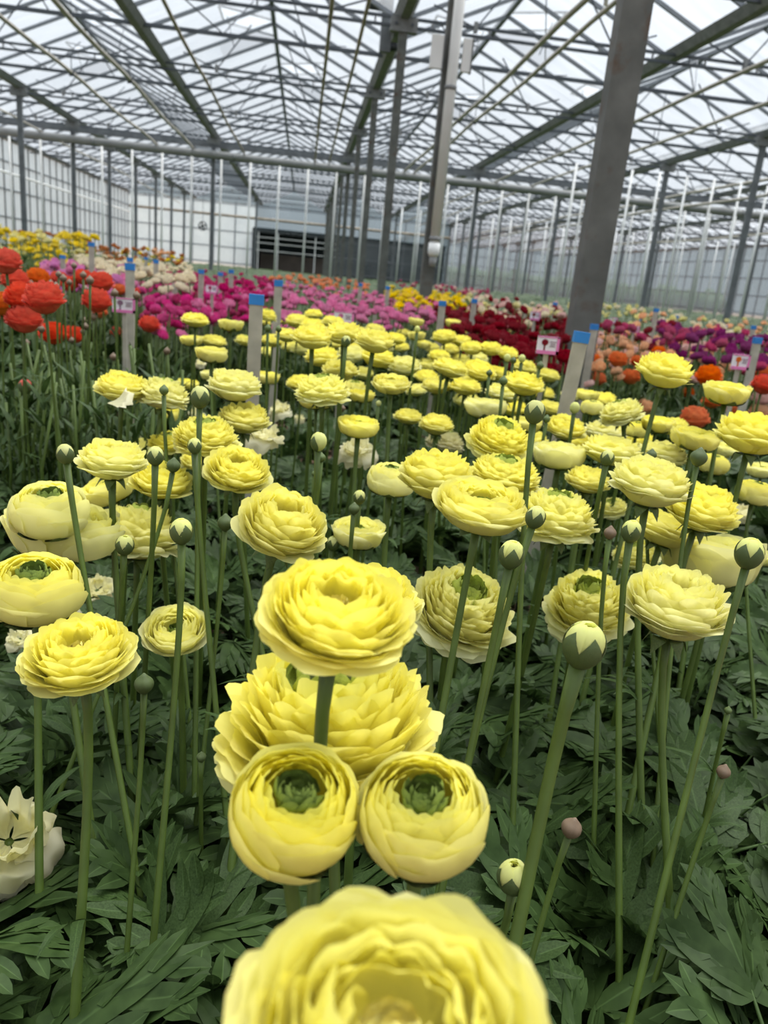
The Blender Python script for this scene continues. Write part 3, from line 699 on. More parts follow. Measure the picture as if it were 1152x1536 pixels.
# kind, x, y, width in the photograph, true width, lean sideways, lean to the viewer, label
ROWS = [
 # --- large blooms at the front
 ('deep', 590, 1562, 535, .085, .02, .02, 'big open lemon-yellow ranunculus at the very front, rising from below the picture edge', Y, dict(eye='eye_pale', zs=.88)),
 ('full', 505, 922, 250, .079, .10, .20, 'wide yellow ranunculus on a tall stem, directly above the huge blown bloom', Y, dict(s=(486, 1300), eye='eye_pale', zs=1.05)),
 ('blown', 492, 1075, 346, .134, -.12, -.02, 'huge ruffled overblown yellow ranunculus behind the pair of globe flowers', Y, dict(zs=1.06, s=(500, 1330))),
 ('cup', 442, 1216, 208, .061, .10, .34, 'globe-shaped yellow ranunculus with green heart, one of a touching pair, nearer the tall stem', Y, dict(s=(455, 1370))),
 ('cup', 633, 1224, 206, .061, -.06, .30, 'globe-shaped yellow ranunculus with green heart, its sepal cradling it below, touching its twin', Y, dict(s=(620, 1340))),
 ('full', 550, 900, 176, .088, .02, .05, 'yellow ranunculus peeping out directly behind the wide tall-stemmed bloom', Y, {}),
 ('full', 118, 983, 180, .086, -.10, .16, 'yellow ranunculus on a thick straight stem, lowest of the blooms by the side edge', Y, dict(s=(108, 1480), zs=1.05)),
 ('cup', 52, 886, 148, .086, .06, .14, 'yellow cup-shaped ranunculus cut by the picture edge, sepals under it', Y, dict(zs=.9, s=(58, 1300))),
 ('deep', 263, 946, 104, .070, -.05, .40, 'low shaded yellow ranunculus with green heart among the stems', C, dict(eye='eye_dark')),
 ('cup', 75, 768, 116, .076, .02, .12, 'globe-shaped pale yellow ranunculus held by three dark sepals', C, dict(sep=5, s=(80, 838))),
 ('bowl', 94, 800, 180, .125, .05, -.10, 'wide open pale yellow ranunculus spreading behind the globe with dark sepals', C, dict(zs=.9)),
 ('blown', 208, 800, 128, .100, -.03, -.25, 'pale yellow ranunculus with fringed top, seen from the side behind two stems', C, dict(zs=1.25)),
 ('full', 169, 690, 110, .078, .03, -.02, 'pale yellow ranunculus on a tall dark stem above a leaning bloom', C, dict(zs=1.1, s=(184, 960))),
 ('full', 242, 721, 100, .080, .05, .05, 'yellow ranunculus just behind the round dark bud on its stem', Y, dict(zs=1.1)),
 ('bowl', 166, 733, 82, .075, -.45, .10, 'yellow ranunculus leaning away under the tall pale bloom', Y, {}),
 ('full', 356, 706, 106, .080, .14, .30, 'saturated yellow ranunculus tilted to show a heart of pale green pieces', Y, dict(zs=1.1, s=(358, 760))),
 ('full', 424, 787, 144, .090, .28, .24, 'big pale yellow ranunculus tilted sideways on a short swollen stem', Y, dict(zs=1.35, s=(402, 900))),
 ('deep', 722, 760, 152, .094, .06, .12, 'layered yellow ranunculus with a green ring, mid-bed on a slanting stem', Y, dict(s=(690, 930))),
 ('full', 655, 713, 124, .088, .02, -.02, 'pale-rimmed yellow ranunculus on a straight stem beside the green-tipped cup', Y, dict(zs=1.25, s=(650, 900))),
 ('cup', 586, 721, 68, .062, .02, .0, 'yellow cup ranunculus with one pointed green sepal up its front', C, dict(s=(581, 800))),
 ('blown', 756, 712, 122, .100, .05, .0, 'broad yellow ranunculus with green tufts behind the layered bloom', Y, dict(zs=.85)),
 ('blown', 693, 912, 168, .115, .22, .30, 'overblown yellow ranunculus low behind three slanting stems', C, dict(zs=1.1)),
 ('blown', 882, 908, 134, .102, -.18, .22, 'ruffled creamy ranunculus with a green crest, low behind the thick fat bud', C, dict(zs=1.2)),
 ('full', 1014, 908, 166, .098, .04, .02, 'flat many-petalled ranunculus with a touch of pink at its rim', C, dict(zs=1.3, s=(1008, 1200))),
 ('full', 976, 724, 128, .088, .04, -.02, 'tall pale yellow ranunculus with reflexed green sepals hanging from its base', C, dict(zs=1.2, s=(968, 880))),
 ('full', 1052, 762, 118, .088, .08, .10, 'bright yellow ranunculus beside the tall bloom with hanging sepals', Y, dict(zs=1.2, s=(1030, 850))),
 ('bowl', 1068, 842, 158, .132, -.02, -.20, 'broad creamy ranunculus seen from below, under the bright yellow one', C, dict(zs=1.1)),
 ('blown', 835, 775, 126, .090, .05, -.05, 'blown pale yellow ranunculus with drooping outer petals behind the bud on its stem', C, dict(zs=1.15)),
 ('full', 882, 720, 66, .066, .04, .0, 'small pale yellow ranunculus on a slanting stem beside the tall bloom', Y, dict(zs=1.15, s=(862, 840))),
 ('full', 998, 795, 96, .085, .20, -.12, 'yellow ranunculus half hidden under the tall bloom, one dark sepal below', Y, {}),
 ('blown', 918, 762, 46, .06, -.3, .0, 'pale ranunculus squeezed behind the small green bud pair', C, {}),
 ('blown', 953, 832, 66, .075, -.2, .0, 'pale yellow ranunculus behind the stem of the striped green bud', C, {}),
 ('bowl', 538, 801, 80, .068, .02, -.02, 'pale yellow bowl ranunculus with a large green sepal on its front', C, dict(s=(530, 900))),
 ('cup', 1132, 740, 52, .055, .10, .0, 'small saturated yellow cup by the edge, beyond the bright bloom', Y, dict(s=(1128, 790))),
 ('bowl', 1146, 838, 42, .06, .1, .0, 'pale yellow bloom cut by the edge beside the dark-sepalled bud', C, {}),
 ('bowl', 1142, 706, 42, .06, -.1, .0, 'pale creamy bloom at the edge above the small saturated cup', C, {}),
 # --- middle of the bed
 ('blown', 308, 655, 96, .085, .0, .05, 'broad blown yellow ranunculus with a pale green crest behind the closed bud', Y, {}),
 ('blown', 255, 664, 66, .075, -.1, .0, 'blown yellow ranunculus with an upright green tuft', Y, dict(zs=.8)),
 ('full', 366, 628, 76, .080, .05, .06, 'saturated yellow ranunculus above the cream faded bloom', Y, dict(zs=1.1)),
 ('full', 352, 578, 80, .085, .03, -.03, 'wide pale yellow ranunculus beneath the two small cups by the magenta bed', C, dict(zs=1.15)),
 ('bowl', 320, 563, 36, .07, -.1, .0, 'pale bloom tucked behind the wide pale ranunculus', C, {}),
 ('full', 183, 581, 77, .085, .06, .04, 'flat yellow ranunculus standing alone against dark leaves, a pale petal under it', Y, dict(zs=1.1)),
 ('blown', 245, 592, 76, .085, .08, -.20, 'pale yellow blown ranunculus behind a tiny green bud', C, dict(zs=1.1)),
 ('bowl', 249, 622, 40, .06, .0, .0, 'small yellow bowl below the blown bloom with the tiny bud', Y, {}),
 ('bowl', 282, 577, 32, .06, .05, .0, 'small yellow bowl behind the yellow-topped bud', Y, {}),
 ('full', 293, 480, 42, .07, .0, .0, 'yellow ranunculus farthest back on the magenta side, above two cups', Y, {}),
 ('bowl', 346, 488, 37, .065, .0, -.1, 'yellow bowl beside the blue-capped stake, magenta blooms around it', Y, {}),
 ('blown', 367, 511, 28, .055, .2, -.2, 'small yellow bloom facing away close to the tall stake', Y, {}),
 ('bowl', 288, 511, 34, .06, -.05, .0, 'yellow cup of a close pair, the one farther from the stake', Y, {}),
 ('full', 321, 512, 38, .065, .05, .0, 'yellow bloom of a close pair, the one nearer the stake', Y, {}),
 ('bowl', 317, 532, 47, .065, .02, .0, 'yellow bowl on a dark stem just under the close pair', Y, dict(s=(318, 570))),
 ('bowl', 538, 641, 59, .066, .02, .02, 'yellow bowl ranunculus standing above a drooping white bloom', Y, dict(s=(532, 740))),
 ('cup', 475, 597, 54, .066, .0, .08, 'yellow cup ranunculus with green heart before the big blown bloom', Y, dict(zs=.9, s=(475, 680))),
 ('blown', 484, 585, 80, .090, -.05, .0, 'big blown pale yellow ranunculus behind the green-hearted cup', C, {}),
 ('blown', 531, 584, 44, .07, .05, .0, 'pale blown bloom behind the yellow bowl on two stems', C, {}),
 ('bowl', 542, 594, 39, .058, .02, .0, 'small yellow bowl with dark sepals between two larger blooms', Y, {}),
 ('deep', 587, 576, 57, .070, .0, .16, 'round yellow ranunculus with a green centre ring, in the middle of the bed', Y, dict(s=(584, 640))),
 ('bowl', 401, 567, 37, .058, .03, .0, 'small yellow bowl at the foot of the tall blue-capped stake', Y, dict(s=(399, 620))),
 ('full', 626, 585, 36, .065, -.25, .0, 'pale yellow bloom leaning behind the twin flat blooms', C, {}),
 ('full', 613, 625, 44, .062, .0, .0, 'yellow bowl of a pair on slim stems, slightly smaller', Y, {}),
 ('full', 655, 637, 52, .064, .03, .02, 'yellow bowl of a pair on slim stems, in front of a cream bloom', Y, dict(zs=1.15, s=(652, 690))),
 ('blown', 749, 658, 92, .088, .12, .22, 'blown yellow ranunculus turned to show a large pale green heart', Y, dict(zs=1.05)),
 ('full', 848, 642, 60, .075, .05, .16, 'yellow ranunculus with a swirled centre beside the sepalled bud', Y, dict(zs=1.1)),
 ('bowl', 839, 684, 74, .078, -.02, -.1, 'pale tulip-shaped ranunculus under the swirled bloom', C, dict(zs=1.1)),
 ('bowl', 790, 637, 46, .07, .0, .0, 'yellow bloom behind the stem of the sepalled bud', Y, {}),
 ('full', 826, 612, 40, .072, .1, .05, 'yellow bloom just behind the sepalled bud', Y, {}),
 ('full', 786, 576, 62, .080, .06, .0, 'wide yellow ranunculus with tiny bud against it, near the stake by the post', Y, dict(zs=1.1)),
 ('full', 757, 590, 56, .080, .05, -.05, 'pale yellow bloom under the wide one with tiny bud', C, {}),
 ('bowl', 728, 612, 62, .078, -.05, -.1, 'shaded yellow bloom low behind two thin bud stems', C, {}),
 ('full', 719, 556, 52, .080, .15, .12, 'yellow ranunculus turned to show its centre, amid the crowded back of the bed', Y, dict(zs=1.1)),
 ('full', 655, 579, 46, .070, -.02, .0, 'yellow flat bloom, one of twins side by side, on the tall-stake side', Y, {}),
 ('full', 698, 580, 50, .075, .04, .0, 'yellow flat bloom, one of twins side by side, on the rusty-post side', Y, {}),
 ('full', 675, 552, 56, .080, .15, -.1, 'long flat yellow bloom with a small bud before it', Y, {}),
 ('bowl', 646, 549, 32, .065, -.1, .0, 'yellow bloom tucked against the long flat one', Y, {}),
 # --- by the rusty post and beyond
 ('full', 997, 556, 84, .088, .08, .02, 'tall yellow ranunculus standing clear against the orange blooms', Y, dict(zs=1.2, s=(985, 612))),
 ('bowl', 1090, 590, 68, .075, .02, .0, 'yellow bowl on a tall stem before the orange blooms, sepals at its base', Y, dict(s=(1082, 640))),
 ('full', 1128, 650, 112, .095, .05, -.05, 'large ragged yellow ranunculus by the edge beneath the tall bowl', Y, dict(zs=1.2)),
 ('bowl', 1042, 659, 68, .074, .05, .02, 'yellow bowl above the dark pointed bud', Y, dict(zs=.95, s=(1032, 715))),
 ('bowl', 986, 637, 48, .060, .02, .0, 'yellow cup with dark sepals, the fuller of two cups by a stem fork', Y, {}),
 ('cup', 955, 645, 35, .050, .0, .0, 'small round yellow cup, lower of two cups by a stem fork', Y, {}),
 ('blown', 932, 619, 64, .080, -.35, -.1, 'pale yellow bloom leaning away below the tall clear one', C, {}),
 ('full', 993, 682, 76, .085, .05, -.08, 'pale yellow bloom behind the small teardrop bud', C, {}),
 ('full', 918, 676, 88, .092, .03, -.12, 'broad pale bloom behind the bud with a pink tip', C, {}),
 ('full', 907, 648, 62, .085, .0, -.05, 'pale yellow bloom behind the long-stemmed sepalled cup', C, {}),
 ('cup', 1069, 697, 44, .058, .1, .0, 'small yellow cup behind the dark pointed bud', Y, {}),
 ('cup', 888, 612, 33, .048, .0, .0, 'little yellow cup with dark sepals on a very long bare stem', C, dict(s=(870, 740))),
 ('bowl', 857, 594, 30, .06, -.1, .0, 'pale bloom at the foot of the rusty post, stake side', C, {}),
 ('bowl', 881, 593, 34, .06, .05, .0, 'yellow bloom at the foot of the rusty post', Y, {}),
]
for kind, x, y, wp, D, a, b, lb, m, kw in ROWS: F(kind, x, y, wp * (1.09 if wp < 100 else 1.0), D, a, b, lb, m, leaf=(1 if wp > 55 and kind != 'spent' else 0), **kw)
# --- crowded back of the bed: small blooms named by what stands round them
BACK = [
 ('blown', 401, 473, 27, Y, 'yellow bloom rising right behind the tall blue-capped stake'), ('full', 396, 483, 20, Y, 'yellow bloom half hidden by the tall stake, second from its top'),
 ('full', 470, 472, 27, Y, 'small yellow bloom highest before the pink bed'), ('full', 447, 482, 36, Y, 'yellow bloom under the small highest one, its end towards the stake'), ('full', 470, 489, 38, Y, 'yellow bloom overlapping the highest pair'),
 ('full', 500, 484, 34, Y, 'yellow bloom beside the pink sign card'), ('full', 515, 500, 56, Y, 'long yellow bloom beneath the sign card'), ('full', 563, 495, 30, Y, 'yellow bloom alone before the pink blooms'),
 ('full', 430, 503, 34, Y, 'yellow bloom beside two tiny buds near the stake'), ('full', 468, 506, 58, Y, 'widest flat yellow bloom in the back row'), ('full', 409, 511, 33, Y, 'yellow bloom under the two tiny buds'),
 ('full', 562, 512, 58, Y, 'flat pale yellow bloom turned away behind a white-tipped bud'), ('full', 594, 508, 30, Y, 'small flat yellow bloom at the end of the back row'), ('full', 483, 535, 50, Y, 'yellow bloom on twin stems below the widest flat one'),
 ('full', 567, 536, 50, Y, 'yellow bloom just above the pale turned one'), ('full', 527, 532, 42, C, 'pale bloom behind the stem of the white-tipped bud'), ('full', 510, 556, 53, Y, 'yellow bloom sitting on the big blown one'),
 ('full', 607, 549, 48, C, 'pale bloom facing away beside the green-ringed flower'), ('full', 602, 521, 24, Y, 'small bloom under the flat one that ends the back row'), ('bowl', 624, 483, 22, Y, 'tiny yellow cup against the pink bed by the dark red one'),
 ('bowl', 625, 504, 25, Y, 'tiny yellow cup under its likeness at the edge of the pink bed'), ('bowl', 636, 517, 22, Y, 'tiny yellow bloom lowest of three by the pink edge'), ('full', 640, 545, 24, Y, 'little bloom squeezed beside the long flat one'),
 ('bowl', 679, 485, 21, Y, 'small pale cup on a stem before the slim stake'), ('full', 667, 505, 36, Y, 'yellow bloom at the foot of the slim stake'), ('full', 693, 512, 30, Y, 'yellow cup beside the dark red blooms'),
 ('full', 659, 534, 32, Y, 'yellow bloom with a small bud below the slim stake'), ('full', 691, 539, 28, Y, 'yellow bloom between two stems under the cup by the dark red bed'), ('full', 717, 537, 30, C, 'pale bloom behind crossing bud stems'),
 ('full', 708, 522, 34, Y, 'yellow bloom behind the cup by the dark red bed'), ('full', 736, 523, 34, Y, 'yellow bloom nodding towards the dark red bed'), ('full', 761, 530, 32, Y, 'yellow bloom beside the pair of closed buds'),
 ('full', 786, 551, 38, Y, 'yellow bloom under the orange one by the stake'), ('full', 822, 563, 34, Y, 'yellow bloom half behind the stake by the post'), ('full', 806, 558, 24, Y, 'small bloom between the stake by the post and its neighbours'),
 ('full', 452, 524, 30, C, 'pale bloom low behind twin stems'), ('full', 403, 528, 26, C, 'pale bloom low beside the tall stake'), ('full', 740, 545, 26, Y, 'small bloom below the nodding one'), ('full', 648, 522, 24, Y, 'small bloom behind the tiny cups'), ('full', 540, 522, 34, Y, 'yellow bloom wedged under the flat turned one'),
 ('full', 436, 520, 28, Y, 'small bloom under the tiny bud pair and widest flat one'), ('full', 676, 524, 28, Y, 'small bloom between the slim stake and the cup'), ('full', 700, 545, 30, Y, 'bloom behind the one showing its centre'),
]
for kind, x, y, wp, m, lb in BACK:
    F(kind, x, y, wp * 1.14, {True: .068, False: .080}[wp < 35] if kind == 'full' else .06, random.uniform(-.1, .12), random.uniform(-.08, .06), lb, m, sep=0, zs=1.15)
MID = [
 ('full', 905, 600, 40, Y, 'yellow bloom just behind the long-stemmed cup, above the pale leaning one'), ('bowl', 945, 700, 46, C, 'pale bloom low behind the bud with the pinkish tip'), ('full', 872, 664, 52, Y, 'yellow bloom beside the swirled one, on its far side from the sepalled bud'), ('full', 800, 660, 44, Y, 'yellow bloom low behind the stem of the tall-stemmed yellow bud'),
 ('full', 700, 600, 40, C, 'pale bloom beneath the twin flat blooms'), ('full', 770, 612, 42, Y, 'yellow bloom under the wide one with tiny bud, by the shaded bloom'), ('full', 640, 566, 38, Y, 'yellow bloom between the green-ringed flower and the twin flat ones'), ('full', 690, 566, 40, Y, 'yellow bloom wedged over the twin flat ones'), ('full', 745, 560, 38, Y, 'yellow bloom between the one showing its centre and the wide one'),
 ('full', 452, 575, 44, Y, 'yellow bloom half hidden by the big blown pale one'), ('full', 545, 560, 34, C, 'pale bloom between stems by the green-ringed flower'), ('full', 300, 690, 56, Y, 'yellow bloom tucked under the broad blown one'), ('full', 210, 672, 50, C, 'pale bloom behind the tall pale one and the pointed-sepal bud'), ('full', 340, 640, 46, C, 'pale bloom between the broad blown one and the saturated one'),
 ('full', 1010, 640, 46, Y, 'yellow bloom between the sepalled cup and the bowl over the dark bud'), ('bowl', 1090, 676, 40, C, 'pale bloom under the large ragged one'), ('full', 960, 660, 44, Y, 'yellow bloom beneath the round cup by the stem fork'), ('full', 815, 590, 34, Y, 'yellow bloom at the foot of the stake by the post'), ('full', 585, 545, 34, Y, 'yellow bloom over the green-ringed flower'), ('full', 1000, 720, 50, C, 'pale bloom half behind the tall bloom with hanging sepals'),
 ('full', 530, 512, 34, Y, 'yellow bloom between the long one and the flat turned one'), ('full', 500, 515, 32, Y, 'yellow bloom behind the widest flat one'), ('full', 545, 498, 26, Y, 'little yellow bloom over the flat turned one'), ('full', 605, 500, 22, Y, 'little yellow bloom at the pink bed corner'), ('full', 690, 498, 22, Y, 'little yellow bloom between slim stake and dark red blooms'), ('full', 425, 480, 24, Y, 'little yellow bloom in the gap beside the tall stake'),
]
for kind, x, y, wp, m, lb in MID:
    F(kind, x, y, wp * 1.1, .075, random.uniform(-.12, .12), random.uniform(-.05, .1), lb, m, sep=0, zs=1.1)
# --- buds
BUDS = [
 ('bud', 876, 968, 70, .030, .10, .05, 'fat half-open bud with furry dark sepals on a thick slanting stem', Y, dict(s=(826, 1190), rs=.0045)),
 ('bud', 767, 832, 42, .022, .05, .05, 'round yellow bud with a dark toothed collar of sepals', Y, dict(s=(728, 1020))),
 ('bud', 803, 776, 33, .019, .20, .0, 'dark bud just splitting to pale yellow, beside the blown bloom', Y, dict(s=(760, 940))),
 ('bud', 272, 797, 38, .021, -.05, .0, 'pale bud cupped by dark sepals on a straight stem', C, dict(s=(262, 960))),
 ('bud', 1124, 830, 46, .024, .05, .0, 'pale yellow bud with two dark sepals by the edge, on a long stem', C, dict(s=(1090, 960))),
 ('bud', 947, 797, 33, .019, .0, .05, 'striped green and yellow bud of a pair of neighbouring buds', Y, dict(s=(942, 900))),
 ('green', 915, 800, 20, .013, .0, .0, 'small dark brownish bud beside the striped bud', 'sepal_brown', dict(s=(908, 930))),
 ('bud', 98, 681, 29, .018, -.1, .0, 'yellow-topped green bud standing alone before dark leaves', Y, dict(s=(106, 735))),
 ('bud', 233, 684, 28, .018, .0, .0, 'yellow bud with pointed green sepals beside the tall pale bloom', Y, {}),
 ('bud', 292, 669, 23, .015, -.05, .0, 'grey-green bud with a pale tip on a tall stem before the broad blown bloom', C, dict(s=(303, 800))),
 ('green', 260, 699, 22, .015, .1, .05, 'round dark closed bud leaning on a short green stem', 'sepal_dark', dict(s=(246, 745))),
 ('bud', 187, 818, 30, .020, .1, .1, 'pale green bud pressed behind the tall dark stem', C, {}),
 ('green', 338, 785, 25, .017, .0, .0, 'pointed brownish-green closed bud on a pale stem', 'sepal_dark', dict(s=(325, 920))),
 ('bud', 478, 663, 28, .020, .0, .0, 'yellow bud like a small cup above a larger leaf', Y, dict(sep=2)),
 ('green', 482, 687, 14, .011, .0, .0, 'small green bud under the yellow cup-like bud', 'sepal', {}),
 ('green', 472, 711, 10, .009, .0, .0, 'tiny green bud lowest under the yellow cup-like bud', 'sepal', {}),
 ('bud', 539, 746, 21, .016, .0, .1, 'round pale green bud above the bowl with the large sepal', C, {}),
 ('bud', 500, 815, 22, .017, .1, .1, 'pale green bud half hidden beside the bowl with the large sepal', C, {}),
 ('green', 531, 764, 18, .013, .0, .0, 'grey closed bud just under the round pale green one', 'sepal_dark', {}),
 ('bud', 802, 618, 34, .022, .0, .0, 'tall-stemmed yellow bud with toothed dark sepals in the middle of the bed', Y, dict(s=(797, 700))),
 ('bud', 300, 596, 32, .023, .0, .0, 'yellow cup-like bud with sepals below the wide pale bloom', Y, dict(s=(299, 640))),
 ('green', 246, 586, 15, .012, .0, .0, 'tiny green bud in front of the pale blown bloom', 'sepal', dict(s=(248, 620))),
 ('bud', 519, 512, 16, .017, .0, .0, 'white-tipped bud on its own stem in the back row', C, {}),
 ('green', 402, 493, 11, .013, .0, .0, 'tiny pale bud of two near the tall stake, the one closer to it', 'sepal', {}), ('green', 418, 494, 10, .012, .0, .0, 'tiny bud of two near the tall stake, the one farther off', 'sepal', {}),
 ('green', 755, 572, 14, .014, .0, .0, 'small bud on a thin stem against the wide yellow bloom', 'sepal', dict(s=(753, 620))), ('green', 734, 560, 10, .012, .0, .0, 'small dark bud against the bloom showing its centre', 'sepal_dark', dict(s=(733, 585))),
 ('green', 663, 553, 10, .013, .0, .0, 'tiny green bud before the long flat bloom', 'sepal', {}), ('bud', 783, 538, 12, .015, .0, .0, 'round yellow-green bud by the orange bloom', C, dict(sep=0)), ('bud', 761, 537, 12, .015, .0, .0, 'round yellow-green bud, first of the pair by the dark red bed', C, dict(sep=0)),
 ('green', 770, 541, 10, .013, .0, .0, 'dark bud, second of the pair by the dark red bed', 'sepal_dark', {}), ('green', 810, 549, 12, .014, .1, .0, 'grey-green bud beside the stake by the post', 'sepal_dark', {}), ('green', 752, 619, 10, .012, .0, .0, 'tiny grey bud low before the shaded bloom', 'sepal_dark', {}),
 ('green', 820, 629, 12, .012, .0, .0, 'small green bud tucked beside the tall-stemmed yellow bud', 'sepal', {}), ('bud', 862, 612, 17, .018, .0, .0, 'small round yellow bud at the foot of the rusty post', C, dict(sep=0)),
 ('bud', 911, 687, 23, .017, .05, .0, 'green bud with a pinkish tip in front of a broad pale bloom', C, {}), ('green', 977, 683, 17, .014, .0, .0, 'teardrop-shaped grey-green bud before a pale bloom', 'sepal_dark', dict(s=(977, 730))),
 ('green', 1048, 687, 27, .018, .05, .0, 'large pointed grey-green bud with pale seams', 'sepal_dark', dict(s=(1042, 730))), ('bud', 626, 494, 10, .014, .0, .0, 'tiny pale bud between the two tiny cups by the pink bed', C, dict(sep=0)),
 ('bud', 568, 605, 9, .010, .0, .0, 'tiny whitish bud on a dark stem by the small bowl with dark sepals', C, dict(sep=0)), ('green', 514, 613, 9, .010, .0, .0, 'tiny brown bud beside the whitish one', 'sepal_brown', {}),
 ('bud', 770, 1316, 54, .024, -.1, .15, 'low plump bud split to show yellow, wrapped by dark hairy sepals', Y, dict(s=(755, 1370))),
 ('green', 857, 1243, 33, .016, .15, .05, 'brownish round closed bud low among big leaves', 'sepal_brown', dict(s=(815, 1390))),
 ('green', 1085, 1158, 22, .012, .1, .0, 'small brown closed bud low on a thin slanting stem', 'sepal_brown', dict(s=(1035, 1310))),
 ('green', 216, 1027, 31, .017, .0, .0, 'dark round closed bud low between the leaves', 'sepal_dark', dict(s=(205, 1200))),
 ('green', 302, 1136, 16, .010, .0, .0, 'tiny dark bud deep in the foliage beside the huge bloom', 'sepal_dark', {}),
 ('green', 1092, 1066, 12, .008, .0, .0, 'very small bud between two pointed bracts, low in the foliage', 'sepal', dict(leaf=2)),
]
for kind, x, y, wp, D, a, b, lb, m, kw in BUDS: F(kind, x, y, wp, D, a, b, lb, m, **kw)
# --- faded cream blooms hanging low
SPENT = [
 (395, 655, 74, .085, .15, .1, 'faded cream ranunculus with torn petals below the saturated bloom', {}), (420, 615, 42, .07, -.1, .3, 'limp white spent bloom low beside the big blown one', {}), (450, 628, 22, .045, .2, .2, 'small limp white petals beside the larger limp bloom', {}),
 (532, 676, 72, .085, .1, .35, 'drooping white spent bloom behind the yellow bowl', {}), (550, 560, 20, .05, .1, .2, 'white faded petals between stems under the pale turned bloom', {}), (668, 662, 62, .085, .1, -.1, 'cream faded bloom behind the slim pair', dict(kindz='blown')),
 (146, 885, 66, .080, .2, .4, 'pale drooping spent bloom behind thin stems at the side', {}), (52, 842, 40, .06, -.1, .3, 'cream faded bloom above the cut-off cup', {}), (30, 958, 56, .07, -.1, .4, 'withered cream bloom low at the edge under the cut-off cup', {}), (104, 915, 40, .06, .2, .4, 'small withered cream petals beside the thick stem', {}),
 (14, 1262, 160, .105, .2, .5, 'large wilted cream bloom sagging low at the picture edge', dict(zs=1.7)), (212, 664, 40, .07, -.2, .0, 'white faded bloom just above the tall pale ranunculus', {}), (295, 620, 34, .06, .0, .2, 'faded cream petals under the yellow-topped bud', {}), (300, 545, 22, .05, .0, .2, 'faded white petals low under the close pair', {}), (1110, 770, 50, .07, .1, .2, 'faded cream bloom low behind the bright yellow one', {}),
]
for x, y, wp, D, a, b, lb, kw in SPENT:
    kz = kw.pop('kindz', 'spent'); F(kz, x, y, wp, D, a, b, lb, S_, sep=0, **kw)
# ------------------------------------------------------------------ leaves
def leaf_variant(i):
    key = 'leaf%d' % i
    if key not in ME:
        r_ = random.Random(50 + i)
        ME[key] = leaf_shape(90 + i, pet=[.7, 1.0, 1.3, 1.6, 1.9, 2.3][i % 6], el=r_.uniform(62, 80), curv=r_.uniform(.55, 1.0) * [1.3, 1.15, 1, .8, .7, .6][i % 6]).mesh('leaf', M['leaf'])
    return ME[key]
def in_frame(P, m=60):
    x, y, q = pix(P); return q > .05 and -m < x < 1152 + m and -m < y < 1536 + m * 3
def plant_layout(seed, n, tall):
    r_ = random.Random(seed); out = []
    for i in range(n):
        S = r_.uniform(.055, .082); v = r_.choice((0, 1, 1, 2, 2, 3) if not tall else (2, 3, 4, 4, 5, 5)) + 6 * r_.randint(0, 1)
        out.append((v, S, i * 2.4 + r_.uniform(-.4, .4), r_.uniform(-.3, .18), r_.uniform(-.4, .4)))
    return out
def leaf_matrix(S, az, tilt, roll):
    return Matrix.Rotation(az, 4, 'Z') @ Matrix.Rotation(tilt, 4, 'Y') @ Matrix.Rotation(roll, 4, 'X') @ Matrix.Diagonal((S, S, S, 1))
def plant_mesh(seed, n, tall):
    key = ('plant', seed, n, tall)
    if key not in ME:
        mb = MB()
        for v, S, az, tilt, roll in plant_layout(seed, n, tall):
            src = leaf_variant(v); mw = leaf_matrix(S, az, tilt, roll); at_ = src.color_attributes['pc'].data
            rr = random.random()
            mb.add([mw @ q.co for q in src.vertices], [tuple(p.vertices) for p in src.polygons], 0, [(at_[i].color[0], at_[i].color[1], rr) for i in range(len(src.vertices))])
        ME[key] = mb.mesh('ranunculus_plant', M['leaf'])
    return ME[key]
random.seed(21)
# leafy clumps that show plainly at the front, each with its leaves as parts
CLUMPS = [
 (170, 1440, .14, 'leafy clump under the lowest side bloom, leaves broad and deeply cut'), (40, 1500, .13, 'leafy clump in the picture corner below the wilted cream bloom'), (300, 1500, .13, 'leafy clump beside the frontmost big bloom, on the wilted bloom side'),
 (360, 1370, .15, 'leafy clump at the foot of the pair of globe flowers'), (225, 1260, .15, 'leafy clump around the dark round low bud'), (150, 1180, .16, 'leafy clump behind the thick straight stem at the side'),
 (560, 1330, .15, 'leafy clump below the globe with the cradling sepal'), (740, 1200, .17, 'leafy clump with one long upright leaf beside the touching globes'), (850, 1420, .14, 'leafy clump under the brownish closed bud, leaves arching wide'),
 (960, 1350, .15, 'leafy clump with pale arching leaves beyond the brownish bud'), (1060, 1450, .14, 'leafy clump in the picture corner beyond the long bare stem'), (930, 1500, .12, 'leafy clump beside the frontmost big bloom, on the brown bud side'),
 (1110, 1300, .16, 'leafy clump at the edge below the small brown bud'), (1010, 1180, .17, 'leafy clump behind the stem of the flat pink-touched bloom'), (880, 1160, .17, 'leafy clump behind the thick slanting bud stem'),
 (260, 1110, .17, 'leafy clump behind the huge blown bloom'), (60, 1330, .15, 'leafy clump between the wilted cream bloom and the straight stem'), (1130, 1140, .17, 'leafy clump at the edge behind the small brown bud'), (760, 1060, .18, 'leafy clump behind the stems of the toothed-collar bud'),
 (690, 1440, .13, 'leafy clump almost under the frontmost big bloom'), (420, 1480, .12, 'leafy clump hidden behind the frontmost big bloom'),
]
for i, (x, y, z, lb) in enumerate(CLUMPS):
    P = at_z(x, y, z); o = tag(empty('leafy_plant', (P.x, P.y, 0)), lb, 'plant')
    for v, S, az, tilt, roll in plant_layout(300 + i, 11, False):
        l_ = link('leaf', leaf_variant(v), o); l_.matrix_local = leaf_matrix(S * 1.45, az, tilt, roll)
